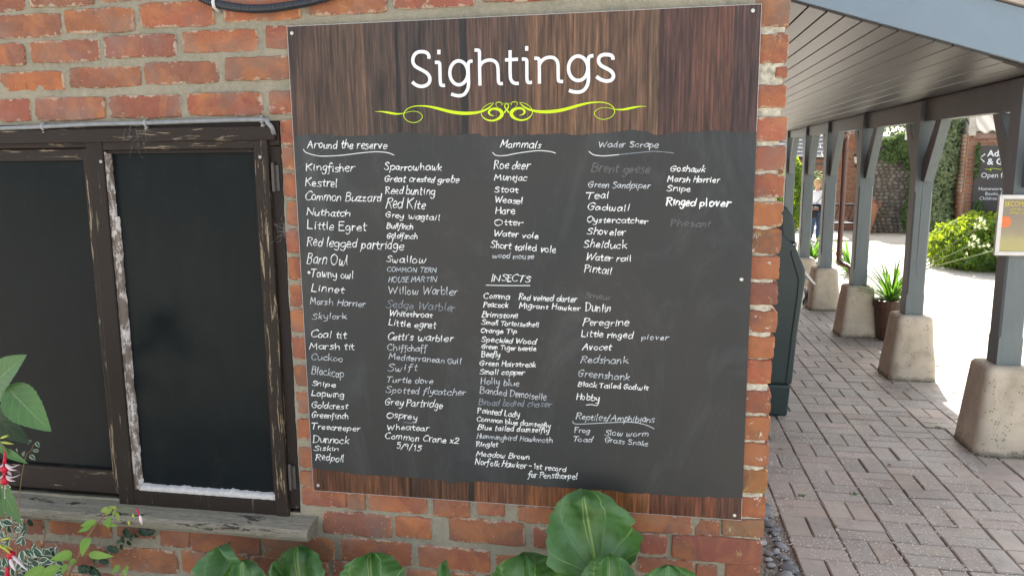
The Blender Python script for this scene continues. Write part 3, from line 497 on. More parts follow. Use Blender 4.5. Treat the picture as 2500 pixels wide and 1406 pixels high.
# casement: stiles and rails around its own pane
L_=(-1.6854,0.0000,1.9346)[0]; RR=(-1.0999,0.0000,1.9276)[0]; TOP=(-1.3942,0.0000,1.9372)[2]; BOT=(-1.4066,0.0000,0.7306)[2]
gl=(-1.6967,0.0200,1.4727)[0]; 
GX0,GX1=-1.655,(-1.1501,0.0000,1.8859)[0]; GZ1=(-1.4047,0.0120,1.9056)[2]; GZ0=(-1.4094,0.0120,0.7896)[2]
ca=MB(); ca.box((GX0-.058,-.010,BOT),(GX0,.045,TOP)); c1=ca.build('casement_stile',FRAMED,win,bevel=.004)
ca=MB(); ca.box((GX1,-.010,BOT),((-1.1053,-0.0100,1.9273)[0],.045,TOP)); ca.build('casement_stile',FRAMEV,win,bevel=.004)
ca=MB(); ca.box((GX0-.002,-.008,GZ1),(GX1+.002,.043,TOP-.002)); ca.build('casement_rail',FRAMEH,win,bevel=.004)
ca=MB(); ca.box((GX0-.002,-.008,BOT+.002),(GX1+.002,.043,GZ0)); ca.build('casement_rail',FRAMED,win,bevel=.004)
b=MB(); b.box((GX0-.004,.022,GZ0-.004),(GX1+.004,.027,GZ1+.004)); b.build('pane',GLASS,win)
def strip(b,p0,p1,w0,d,seed,vert):
    n=70; random.seed(seed); vs=[]
    for i in range(n+1):
        t=i/n; x=p0[0]+(p1[0]-p0[0])*t; z=p0[1]+(p1[1]-p0[1])*t; k=w0*(1+.35*noise.noise(Vector((t*14,seed,0)))+.2*noise.noise(Vector((t*50,seed,3))))
        if vert: vs+=[(x,.0216,z),(x,-.004+.002*noise.noise(Vector((t*30,1,seed))),z),(x+k,.014,z),(x+k*1.15,.0216,z)]
        else: vs+=[(x,.0216,z),(x,-.004+.002*noise.noise(Vector((t*30,1,seed))),z),(x,.012,z+k),(x,.0216,z+k*1.15)]
    fs=[(i*4+k,i*4+k+1,i*4+5+k,i*4+4+k) for i in range(n) for k in range(3)]
    if vert: fs=[f[::-1] for f in fs]
    b.add(vs,fs)
b=MB(); strip(b,(GX0+.0005,GZ0+.0),(GX0+.0005,(-1.6669,0.0000,1.6993)[2]),.013,.02,3,True); strip(b,(GX0+.0005,(-1.6670,0.0000,1.6980)[2]),(GX0+.0005,(-1.6639,0.0100,1.9006)[2]),.006,.02,9,True); b.build('putty',PUTTYV,win,smooth=True)
b=MB(); strip(b,(GX0+.015,GZ0+.0005),(GX1-.001,GZ0+.0005),.013,.02,5,False); b.build('putty',PUTTYH,win,smooth=True)
b=MB(); b.box((GX0+.0005,.004,GZ1-.010),(GX1-.0005,.0216,GZ1-.0005)); b.box((GX1-.009,.004,GZ0+.02),(GX1-.0005,.0216,GZ1-.012)); b.build('glazing_bead',FRAMED,win)
# fixed light on the left
b=MB(); b.box((-3.0,.03,.84),(GX0-.062,.035,1.88)); b.build('pane',GLASS,win)
b=MB(); b.box((-3.0,.012,1.875),(GX0-.061,.06,1.914)); b.box((-3.0,.012,.762),(GX0-.061,.06,.845)); b.build('fixed_light_rail',FRAMEH,win,bevel=.004)
b=MB(); b.box((GX0-.080,.0,.77),(GX0-.0595,.06,1.9135)); b.build('mullion_edge',FRAMEV,win,bevel=.003)
b=MB(); b.box((-3.3,.101,.70),(-1.0,.115,2.05)); b.build('dark_interior_backing',BINBLK,win)
# sill
sl=(-1.0139,-0.0700,0.7360)
b=MB(); prof=[(.03,.690),(.03,.744),(-.030,.738),(-.066,.729),(-.074,.719),(-.073,.704),(-.066,.690),(-.02,.686),(-.02,.69)]
n=60; m_=len(prof)
for i in range(n+1):
    x=-3.0+(i/n)*(sl[0]+3.0)
    for q,(y,z) in enumerate(prof): b.v.append((x,y+.003*noise.noise(Vector((x*6,q,0))),z+.0035*noise.noise(Vector((x*7,q*3,4)))-(.0 if x>-1.6 else 0)))
b.f=[(i*m_+q,i*m_+(q+1)%m_,(i+1)*m_+(q+1)%m_,(i+1)*m_+q) for i in range(n) for q in range(m_)]+[tuple(n*m_+q for q in range(m_))]
b.build('window_sill',SILL,win,bevel=.003)
for z in ((-1.0935,0.0000,1.8187)[2],(-1.0921,0.0000,0.8701)[2]):
    b=MB(); hx_=(-1.0948,0.0000,1.8187)[0]; b.tube([(hx_,-.004,z-.040),(hx_,-.004,z+.040)],.0055,8); b.box((hx_,.0005,z-.038),(hx_+.016,.0035,z+.038)); b.tube([(hx_,-.004,z+.040),(hx_,-.004,z+.047)],[.0065,.003],8); b.build('hinge',HINGE,win,smooth=False)
for p in ((-1.6633,-0.0130,1.8715),(-1.1302,-0.0130,1.8807),(-1.0809,0.0000,0.7690)):
    b=MB(); b.tube([(p[0],-.012 if p[0]<-1.13 else .0025,p[2]),(p[0],-.009 if p[0]<-1.13 else .008,p[2])],.005,10); b.build('frame_screw',CLIP if p[0]<-1.13 else SCREWD,win)
# cable along the head
cb=thing('grey_cable','thin grey cable clipped along the top of the window frame','cable',(-1.5,0,1.98))
P=[(-2.3142,-0.0100,1.9743),(-2.0098,-0.0100,1.9776),(-1.8504,-0.0120,1.9802),(-1.6750,-0.0100,1.9851),(-1.4958,-0.0120,1.9859),(-1.3023,-0.0100,1.9889),(-1.1149,-0.0140,1.9892),(-1.0939,-0.0180,1.9803),(-1.0804,-0.0160,1.9637),(-1.0844,0.0000,1.9453)]
b=MB(); b.tube([(p[0],p[1]-.006,p[2]) for p in smoothline(P,6)],.0066,10); b.build('sheath',CABLE,cb,smooth=True)
for p in (P[2],P[4],P[6]):
    b=MB(); x,z=p[0],p[2]; b.tube([(x,-.002,z+.011),(x,-.018,z+.009),(x,-.025,z),(x,-.018,z-.009),(x,-.006,z-.012)],.0042,6,flat=.6); b.tube([(x+.001,.0,z-.017),(x+.001,-.016,z-.017)],.0055,8); b.tube([(x+.001,-.016,z-.017),(x+.001,-.018,z-.017)],.003,8); b.build('cable_clip',CLIP,cb,smooth=True)
cn=thing('black_conduit','black corrugated conduit sagging over the bricks above the window','conduit',(-1,0,2.3))
P=smoothline([(-1.3427,-0.0200,2.3930),(-1.2911,-0.0250,2.3465),(-1.2340,-0.0200,2.3202),(-1.1553,-0.0200,2.3045),(-1.0792,-0.0200,2.3003),(-1.0034,-0.0200,2.3063),(-0.9283,-0.0200,2.3165),(-0.8293,-0.0200,2.3388)],60)
pts=[];rad=[];acc=0;last=None
for p in P:
    p=Vector(p)
    if last is not None:
        acc+=(p-last).length
    last=p; pts.append(p); rad.append(.0125 if (acc/.0028)%2<1 else .0106)
b=MB(); b.tube(pts,rad,12); b.build('corrugated_pipe',CONDUIT,cn,smooth=False)
b=MB(); p=Vector((-1.2352,-0.0200,2.3202)); b.tube([p+Vector((0,.02,.02)),p+Vector((0,-.006,.0165)),p+Vector((0,-.0165,.003)),p+Vector((0,-.012,-.0125)),p+Vector((0,.006,-.018)),p+Vector((0,.02,-.02))],.0055,6,flat=.5); b.build('pipe_clip',CONCLIP,cn,smooth=True)
# ---------------------------------------------------------------- sightings board
bd=thing('sightings_board','large Sightings board, wood print top with chalked wildlife lists on black','noticeboard',(-.36,0,1.5))
C=[(-1.0230,-0.0120,2.2511),(0.2923,-0.0120,2.2593),(0.2984,-0.0120,0.8362),(-1.0145,-0.0120,0.8363)]
b=MB(); f=[(p[0],-.012,p[2]) for p in C]; k=[(p[0],-.004,p[2]) for p in C]; b.add(f,[(0,3,2,1)])
b.build('wood_print_panel',BOARDW,bd)
b=MB(); b.add([(p[0],-.0121,p[2]) for p in C]+k,[(0,1,5,4),(1,2,6,5),(2,3,7,6),(3,0,4,7),(4,5,6,7)]); 
for i in range(4):
    a=Vector((C[i][0],-.0123,C[i][2])); c=Vector((C[(i+1)%4][0],-.0123,C[(i+1)%4][2])); d=(c-a).normalized(); nn=Vector((-d.z,0,d.x))*-.0011; b.add([a,c,c+nn,a+nn],[(0,1,2,3)])
b.build('board_edge',EDGE,bd)
top=[(-1.0177,-0.0122,1.9404),(-0.9634,-0.0122,1.9468),(-0.9127,-0.0122,1.9438),(-0.8561,-0.0122,1.9383),(-0.7873,-0.0122,1.9398),(-0.6821,-0.0122,1.9488),(-0.6275,-0.0122,1.9422),(-0.5793,-0.0122,1.9359),(-0.5193,-0.0122,1.9374),(-0.4681,-0.0122,1.9412),(-0.4481,-0.0122,1.9319),(-0.3080,-0.0122,1.9357),(-0.2164,-0.0122,1.9378),(-0.1936,-0.0122,1.9319),(-0.0814,-0.0122,1.9392),(-0.0261,-0.0122,1.9450),(0.0180,-0.0122,1.9346),(0.0335,-0.0122,1.9289),(0.0725,-0.0122,1.9349),(0.1927,-0.0122,1.9397),(0.2437,-0.0122,1.9336),(0.2935,-0.0122,1.9351)]
bot=[(0.2985,-0.0122,0.9040),(0.2387,-0.0122,0.9023),(0.1697,-0.0122,0.8986),(0.0999,-0.0122,0.8987),(0.0411,-0.0122,0.8996),(-0.0301,-0.0122,0.8972),(-0.0661,-0.0122,0.9023),(-0.1628,-0.0122,0.9008),(-0.2239,-0.0122,0.9004),(-0.2733,-0.0122,0.9009),(-0.3230,-0.0122,0.9015),(-0.3856,-0.0122,0.9024),(-0.4615,-0.0122,0.9039),(-0.5255,-0.0122,0.8982),(-0.5644,-0.0122,0.8903),(-0.5901,-0.0122,0.8992),(-0.6683,-0.0122,0.9020),(-0.7740,-0.0122,0.9017),(-0.8545,-0.0122,0.8991),(-0.9218,-0.0122,0.9069),(-0.9763,-0.0122,0.9088),(-1.0140,-0.0122,0.9119)]
def jag(P,seed):
    out=[]
    for i in range(len(P)-1):
        a,c=P[i],P[i+1]; n=max(2,int(abs(a[0]-c[0])/.006))
        for q in range(n):
            t=q/n; x=a[0]+(c[0]-a[0])*t; out.append((x,a[2]+(c[2]-a[2])*t+.004*noise.noise(Vector((x*60,seed,0)))+.003*noise.noise(Vector((x*220,seed,5)))))
    out.append((P[-1][0],P[-1][2])); return out
T=jag(top,1); B=jag(bot,2)[::-1]
b=MB(); nc=60
def at(P,x):
    for i in range(len(P)-1):
        if P[i][0]<=x<=P[i+1][0]: return P[i][1]+(P[i+1][1]-P[i][1])*(x-P[i][0])/(P[i+1][0]-P[i][0]+1e-9)
    return P[-1][1] if x>P[-1][0] else P[0][1]
n=300
for i in range(n+1):
    t=i/n; xt=T[0][0]+(T[-1][0]-T[0][0])*t; xb=B[0][0]+(B[-1][0]-B[0][0])*t
    b.v+=[(xt,-.01245,at(T,xt)),(xb,-.01245,at(B,xb))]
b.f=[(2*i,2*i+1,2*i+3,2*i+2) for i in range(n)]; b.build('blackboard_panel',CHALKB,bd)
# ribbons in the plane of the board
def ribbon(b,P,W,y0,rise=.0001,caps=True,depth=0):
    n=len(P); Lft=[];Rgt=[]
    if not hasattr(W,'__len__'): W=[W]*n
    for i in range(n):
        a=P[max(i-1,0)];c=P[min(i+1,n-1)]; dx,dz=c[0]-a[0],c[1]-a[1]; l=math.hypot(dx,dz) or 1e-9; nx,nz=-dz/l,dx/l; w=W[i]/2
        y=y0-rise*i/max(1,n-1); Lft.append((P[i][0]+nx*w,y,P[i][1]+nz*w)); Rgt.append((P[i][0]-nx*w,y,P[i][1]-nz*w))
    vs=[];
    for i in range(n): vs+=[Lft[i],Rgt[i]]
    fs=[(2*i,2*i+1,2*i+3,2*i+2) for i in range(n-1)]
    if caps:
        a=P[0];c=P[1];l=math.hypot(c[0]-a[0],c[1]-a[1]) or 1e-9; q=len(vs); w=W[0]*.5; ex,ez=(a[0]-c[0])/l,(a[1]-c[1])/l
        vs+=[(a[0]+(ex*.7-ez*.7)*w,y0,a[1]+(ez*.7+ex*.7)*w),(a[0]+ex*w,y0,a[1]+ez*w),(a[0]+(ex*.7+ez*.7)*w,y0,a[1]+(ez*.7-ex*.7)*w)]
        fs.append((1,0,q+2,q+1,q) if 0 else (0,q+2,q+1,q,1)[::-1])
        a=P[-1];c=P[-2];l=math.hypot(c[0]-a[0],c[1]-a[1]) or 1e-9; q=len(vs); w=W[-1]*.5; ex,ez=(a[0]-c[0])/l,(a[1]-c[1])/l; y=y0-rise
        vs+=[(a[0]+(ex*.7-ez*.7)*w,y,a[1]+(ez*.7+ex*.7)*w),(a[0]+ex*w,y,a[1]+ez*w),(a[0]+(ex*.7+ez*.7)*w,y,a[1]+(ez*.7-ex*.7)*w)]
        fs.append((2*n-2,q,q+1,q+2,2*n-1))
    if depth:
        o=len(vs); vs+=[(x,y+depth,z) for x,y,z in Lft]+[(x,y+depth,z) for x,y,z in Rgt]
        for i in range(n-1): fs+=[(2*i,2*i+2,o+i+1,o+i),(2*i+1,o+n+i,o+n+i+1,2*i+3)]
        fs+=[(0,o,o+n,1),(2*n-2,2*n-1,o+2*n-1,o+n-1)]
    b.add(vs,fs)
for name,strokes,wd in [('S',[[(-0.6013,2.1478),(-0.6007,2.1556),(-0.605,2.163),(-0.612,2.1664),(-0.6203,2.1677),(-0.6325,2.1666),(-0.643,2.1595),(-0.6476,2.1483),(-0.6472,2.1387),(-0.642,2.1298),(-0.6318,2.123),(-0.6189,2.1163),(-0.6069,2.1083),(-0.6003,2.0989),(-0.5996,2.0892),(-0.6039,2.0805),(-0.6125,2.0751),(-0.6238,2.0731),(-0.635,2.0751),(-0.6443,2.0801),(-0.6513,2.0861)]],0.00998),('i',[[(-0.5839,2.1374),(-0.5755,2.1375),(-0.5705,2.1352),(-0.5698,2.1269),(-0.5696,2.1024),(-0.5692,2.0849),(-0.5679,2.077),(-0.5639,2.0743),(-0.5561,2.0745)],[(-0.5714,2.1712),(-0.5717,2.1589)]],0.00974),('g',[[(-0.5056,2.1372),(-0.5005,2.1338),(-0.4962,2.129),(-0.4929,2.1231),(-0.4907,2.1164),(-0.4897,2.1093),(-0.49,2.1021),(-0.4916,2.0951),(-0.4944,2.0888),(-0.4983,2.0834),(-0.503,2.0792),(-0.5083,2.0764),(-0.514,2.0751),(-0.5198,2.0755),(-0.5254,2.0775),(-0.5304,2.081),(-0.5347,2.0858),(-0.5381,2.0918),(-0.5403,2.0985),(-0.5412,2.1056),(-0.5409,2.1129),(-0.5393,2.1198),(-0.5365,2.1262),(-0.5326,2.1315),(-0.5279,2.1357),(-0.5225,2.1385),(-0.5168,2.1397),(-0.5111,2.1392),(-0.5056,2.1372)],[(-0.4756,2.138),(-0.4824,2.1374),(-0.4867,2.1341),(-0.4883,2.1246),(-0.488,2.0968),(-0.488,2.076),(-0.491,2.0621),(-0.4995,2.05),(-0.5088,2.0457),(-0.519,2.0452),(-0.5291,2.0472),(-0.5384,2.0505)]],0.00974),('h',[[(-0.4695,2.1671),(-0.461,2.1668),(-0.4567,2.165),(-0.4557,2.1581),(-0.4558,2.1237),(-0.4554,2.0714)],[(-0.4547,2.1237),(-0.4496,2.1318),(-0.4396,2.1373),(-0.4268,2.1394),(-0.4151,2.1366),(-0.407,2.1292),(-0.4039,2.1171),(-0.4033,2.1016),(-0.4028,2.0826),(-0.4007,2.0766),(-0.3967,2.0752),(-0.3902,2.0753)]],0.00951),('t',[[(-0.3694,2.1636),(-0.3696,2.1298),(-0.3695,2.0972),(-0.3674,2.0851),(-0.3612,2.0772),(-0.354,2.0748),(-0.3455,2.0746)],[(-0.3838,2.1383),(-0.3653,2.1386),(-0.3473,2.1391)]],0.00951),('i',[[(-0.3366,2.1391),(-0.3286,2.1389),(-0.3238,2.1367),(-0.3229,2.1285),(-0.3229,2.0926),(-0.3218,2.0802),(-0.3181,2.0762),(-0.3088,2.0765)],[(-0.3231,2.173),(-0.3231,2.1608)]],0.00951),('n',[[(-0.3022,2.1402),(-0.2942,2.1399),(-0.2894,2.1374),(-0.2886,2.1292),(-0.2882,2.102),(-0.2881,2.0725)],[(-0.2877,2.1232),(-0.2815,2.1328),(-0.2717,2.1393),(-0.2603,2.1416),(-0.2488,2.1399),(-0.2405,2.1329),(-0.237,2.1227),(-0.2364,2.104),(-0.2358,2.0835),(-0.2333,2.0777),(-0.2227,2.0767)]],0.00951),('g',[[(-0.1724,2.14),(-0.1672,2.1366),(-0.1628,2.1318),(-0.1592,2.1259),(-0.1568,2.1193),(-0.1556,2.1122),(-0.1558,2.1051),(-0.1572,2.0982),(-0.1599,2.0919),(-0.1636,2.0865),(-0.1683,2.0823),(-0.1736,2.0795),(-0.1794,2.0783),(-0.1853,2.0787),(-0.191,2.0807),(-0.1962,2.0842),(-0.2007,2.089),(-0.2043,2.0949),(-0.2067,2.1015),(-0.2078,2.1087),(-0.2077,2.1159),(-0.2062,2.1228),(-0.2035,2.1291),(-0.1997,2.1344),(-0.195,2.1385),(-0.1897,2.1413),(-0.1839,2.1424),(-0.1781,2.142),(-0.1724,2.14)],[(-0.1406,2.1422),(-0.1475,2.1415),(-0.1525,2.1384),(-0.1545,2.1304),(-0.1539,2.0984),(-0.1537,2.0781),(-0.1567,2.0646),(-0.1641,2.0537),(-0.1737,2.0485),(-0.1851,2.0475),(-0.1965,2.0493),(-0.2062,2.053)]],0.00998),('s',[[(-0.0884,2.1302),(-0.0885,2.1365),(-0.0932,2.1417),(-0.1035,2.144),(-0.1139,2.144),(-0.1233,2.1396),(-0.1266,2.1313),(-0.1248,2.1225),(-0.1169,2.1142),(-0.1039,2.1075),(-0.0926,2.1004),(-0.0865,2.0915),(-0.0869,2.0831),(-0.0931,2.0766),(-0.1043,2.0748),(-0.1156,2.0775),(-0.1252,2.0824),(-0.1319,2.088)]],0.01021)]:
    b=MB()
    for i,S in enumerate(strokes):
        dot=len(S)==2 and name=='i'
        ribbon(b,smoothline(S,4),wd*.93,-.0150-.0003*i,.00015,False,.0025)
    b.build('title_letter',WHITE,bd)
b=MB()
for i,S in enumerate([[(-0.7641,2.0063,0.00033),(-0.749,2.0063,0.00234),(-0.7314,2.004,0.00468),(-0.7139,2.0007,0.00568),(-0.6998,1.9988,0.00434),(-0.6857,1.9995,0.00234),(-0.6769,2.001,0.00134),(-0.6611,2.0047,0.00117),(-0.6506,2.0053,0.00117),(-0.635,2.0022,0.00134),(-0.6256,1.9939,0.00167),(-0.6253,1.9873,0.00167),(-0.6321,1.9792,0.0015),(-0.6445,1.9741,0.0015),(-0.6567,1.9743,0.0015),(-0.6706,1.9798,0.0015),(-0.679,1.9899,0.00167),(-0.6791,1.9981,0.002),(-0.675,2.0063,0.002),(-0.6643,2.0143,0.002),(-0.6467,2.0192,0.00234),(-0.6293,2.0197,0.00301),(-0.6085,2.0181,0.00434),(-0.5827,2.0127,0.00668),(-0.557,2.0057,0.00768),(-0.5313,2.0,0.00835),(-0.5023,1.9969,0.00869),(-0.4751,1.9974,0.00735),(-0.4547,2.0006,0.00568),(-0.4377,2.0067,0.00468),(-0.4258,2.0146,0.00301),(-0.4169,2.0237,0.00067)],[(0.0029,2.0063,0.00033),(-0.0122,2.0063,0.00234),(-0.0298,2.004,0.00468),(-0.0473,2.0007,0.00568),(-0.0614,1.9988,0.00434),(-0.0755,1.9995,0.00234),(-0.0843,2.001,0.00134),(-0.1001,2.0047,0.00117),(-0.1106,2.0053,0.00117),(-0.1262,2.0022,0.00134),(-0.1356,1.9939,0.00167),(-0.1359,1.9873,0.00167),(-0.1291,1.9792,0.0015),(-0.1167,1.9741,0.0015),(-0.1045,1.9743,0.0015),(-0.0906,1.9798,0.0015),(-0.0822,1.9899,0.00167),(-0.0821,1.9981,0.002),(-0.0862,2.0063,0.002),(-0.0969,2.0143,0.002),(-0.1145,2.0192,0.00234),(-0.1319,2.0197,0.00301),(-0.1527,2.0181,0.00434),(-0.1785,2.0127,0.00668),(-0.2042,2.0057,0.00768),(-0.2299,2.0,0.00835),(-0.2589,1.9969,0.00869),(-0.2861,1.9974,0.00735),(-0.3065,2.0006,0.00568),(-0.3235,2.0067,0.00468),(-0.3354,2.0146,0.00301),(-0.3443,2.0237,0.00067)],[(-0.4169,2.0237,0.00067),(-0.4291,2.0219,0.00134),(-0.4426,2.0149,0.00134),(-0.4512,2.0054,0.0015),(-0.4534,1.9973,0.00167),(-0.4498,1.9875,0.00234),(-0.438,1.9784,0.00368),(-0.4212,1.9754,0.00434),(-0.406,1.9795,0.00601),(-0.3967,1.9866,0.00869),(-0.3937,1.9946,0.00969),(-0.3999,2.0036,0.00869),(-0.4141,2.0079,0.00601),(-0.4259,2.0057,0.00568),(-0.4314,1.9985,0.00601),(-0.4277,1.992,0.00368),(-0.4168,1.9878,0.001)],[(-0.3443,2.0237,0.00067),(-0.3321,2.0219,0.00134),(-0.3186,2.0149,0.00134),(-0.31,2.0054,0.0015),(-0.3078,1.9973,0.00167),(-0.3114,1.9875,0.00234),(-0.3232,1.9784,0.00368),(-0.34,1.9754,0.00434),(-0.3552,1.9795,0.00601),(-0.3645,1.9866,0.00869),(-0.3675,1.9946,0.00969),(-0.3613,2.0036,0.00869),(-0.3471,2.0079,0.00601),(-0.3353,2.0057,0.00568),(-0.3298,1.9985,0.00601),(-0.3335,1.992,0.00368),(-0.3444,1.9878,0.001)],[(-0.4057,2.011,0.00067),(-0.4106,2.0175,0.001),(-0.4097,2.0239,0.00167),(-0.4013,2.0256,0.002),(-0.3947,2.0228,0.00167),(-0.3935,2.0187,0.001)],[(-0.3555,2.011,0.00067),(-0.3506,2.0175,0.001),(-0.3515,2.0239,0.00167),(-0.3599,2.0256,0.002),(-0.3665,2.0228,0.00167),(-0.3677,2.0187,0.001)],[(-0.3955,2.0172,0.00067),(-0.3871,2.0218,0.00084),(-0.3796,2.022,0.00084)],[(-0.3657,2.0172,0.00067),(-0.3741,2.0218,0.00084),(-0.3816,2.022,0.00084)],[(-0.3865,1.9974,0.00468),(-0.3814,2.0041,0.00334),(-0.3758,2.0112,0.00301),(-0.3758,2.0176,0.002),(-0.3801,2.0207,0.0015)],[(-0.3747,1.9974,0.00468),(-0.3798,2.0041,0.00334),(-0.3854,2.0112,0.00301),(-0.3854,2.0176,0.002),(-0.3811,2.0207,0.0015)]]):
    Q=smoothline(S,5); ribbon(b,[(q[0],q[1]) for q in Q],[max(.0009,q[2]) for q in Q],-.0128-.00006*i,.00005,True)
b.build('lime_scroll_flourish',LIME,bd)
for p in ((-1.0077,-0.0120,2.2313),(0.2706,-0.0120,2.2429),(0.2702,-0.0120,1.5386),(-0.9915,-0.0120,1.5362),(-0.9969,-0.0120,0.8554),(0.2784,-0.0120,0.8511)):
    b=MB(); b.tube([(p[0],-.012,p[2]),(p[0],-.0142,p[2]),(p[0],-.0150,p[2])],[.0052,.0052,.004],14); s_=b.build('screw',SCREW,bd)
    b=MB(); b.tube([(p[0],-.0148,p[2]),(p[0],-.0153,p[2])],[.0018,.0018],4); b.build('screw_recess',SCREWD,s_)
GL={'a':'50|42 48,25 55,6 38,4 15,18 0,34 10,42 48;42 48,42 15,50 0','b':'48|6 100,5 50,6 2;6 35,22 54,42 42,42 12,24 0,6 6','c':'42|40 46,24 55,6 38,4 15,20 0,40 8','d':'50|40 40,24 54,6 38,4 14,18 0,36 10,42 32;43 102,42 50,44 0',
'e':'44|5 27,38 32,34 50,20 55,6 38,6 14,20 0,42 8','f':'36|38 92,26 100,16 85,15 40,12 -22,2 -30;2 48,32 52','g':'48|42 48,24 55,6 38,6 16,22 6,38 20;42 50,42 0,34 -35,16 -38,4 -22','h':'48|6 100,5 50,6 0;6 30,22 54,38 48,42 20,44 0',
'i':'20|8 52,8 20,12 0;9 74,10 79','j':'22|12 52,12 0,6 -32,-8 -30;13 74,14 79','k':'44|6 100,6 50,6 0;40 52,8 22;14 28,44 0','l':'20|8 100,8 40,12 0','m':'72|5 52,6 0;6 30,18 53,32 46,34 0;34 30,48 53,62 46,66 0','n':'48|5 53,6 0;6 30,22 54,38 46,42 0',
'o':'46|22 55,5 40,5 14,20 0,38 10,40 38,22 55','p':'48|5 52,6 0,4 -40;6 34,22 54,42 42,40 14,22 2,6 10','q':'48|42 48,24 55,6 38,6 16,22 6,38 20;42 50,42 -40','r':'34|5 53,6 0;6 28,18 50,36 50','s':'38|36 48,20 55,8 44,20 30,34 18,26 2,4 4','t':'34|16 82,14 30,18 2,32 4;2 50,34 52',
'u':'48|5 52,6 14,18 0,34 10,42 50;42 50,42 10,48 0','v':'42|4 52,18 2;18 2,38 54','w':'64|4 52,8 6,22 2,31 40;31 40,34 6,48 2,58 54','x':'42|4 52,38 0;38 52,4 0','y':'46|5 52,8 22,22 14,38 26;42 54,40 0,30 -36,8 -34','z':'42|6 50,36 52;36 52,6 2;6 2,42 2',
'A':'66|2 0,30 100;30 100,60 0;12 38,54 40','B':'60|8 100,6 0;8 98,40 98,48 76,30 56,10 52;10 52,44 50,54 24,36 0,4 2','C':'60|58 86,38 100,10 78,4 36,24 2,58 12','D':'64|8 98,6 0;4 98,40 94,62 58,46 12,2 0','E':'50|46 98,8 98;8 98,6 0;6 0,48 2;8 52,40 54','F':'50|50 98,8 98;8 98,6 0;8 52,40 54',
'G':'66|58 84,38 100,10 78,4 36,24 0,50 14,54 44;32 44,60 44','H':'62|8 100,6 0;56 100,56 0;6 50,56 52','I':'16|8 100,6 0','K':'58|8 100,6 0;54 100,8 48;18 54,56 0','L':'50|8 100,6 4;6 4,48 2','M':'76|4 0,12 98;12 98,36 30;36 30,62 98;62 98,70 0','N':'66|6 0,8 96;8 96,54 2;54 2,60 100',
'O':'66|34 100,6 76,6 26,30 0,58 24,60 74,34 100','P':'52|8 100,4 0;2 90,30 102,50 84,40 56,8 48','R':'58|8 100,4 0;2 90,30 102,50 84,40 58,10 50;22 50,56 0','S':'52|50 86,30 100,8 84,18 60,42 42,46 16,22 0,2 14','T':'58|30 98,26 0;0 96,58 100','U':'60|6 100,6 26,30 0,54 26,54 100','W':'88|4 98,20 2;20 2,42 80;42 80,58 2;58 2,84 100',
'X':'56|6 98,50 0;50 98,4 0','Y':'58|4 100,28 50;56 100,28 50;28 50,24 0','Z':'54|6 98,50 98;50 98,4 2;4 2,52 2','1':'30|8 78,20 100;20 100,18 0','2':'48|4 78,22 98,42 78,30 40,4 2;4 2,46 4','5':'46|44 98,12 96;12 96,8 56;8 56,34 60,42 28,26 0,4 8','9':'46|42 84,22 98,6 76,18 54,40 64,44 86;44 86,36 0','/':'36|2 -10,34 105','-':'40|4 40,36 42','!':'18|10 100,6 30;4 6,5 2',"'":'14|8 100,4 80'}
G={}
for ch,s_ in GL.items():
    w_,st=s_.split('|'); G[ch]=(float(w_)/100,[[tuple(float(v)/100 for v in p.split()) for p in q.split(',')] for q in st.split(';')])
random.seed(101)
SW={'b':.0028,'B':.0040,'m':.0026,'t':.0022,'d':.0027,'g':.0032}
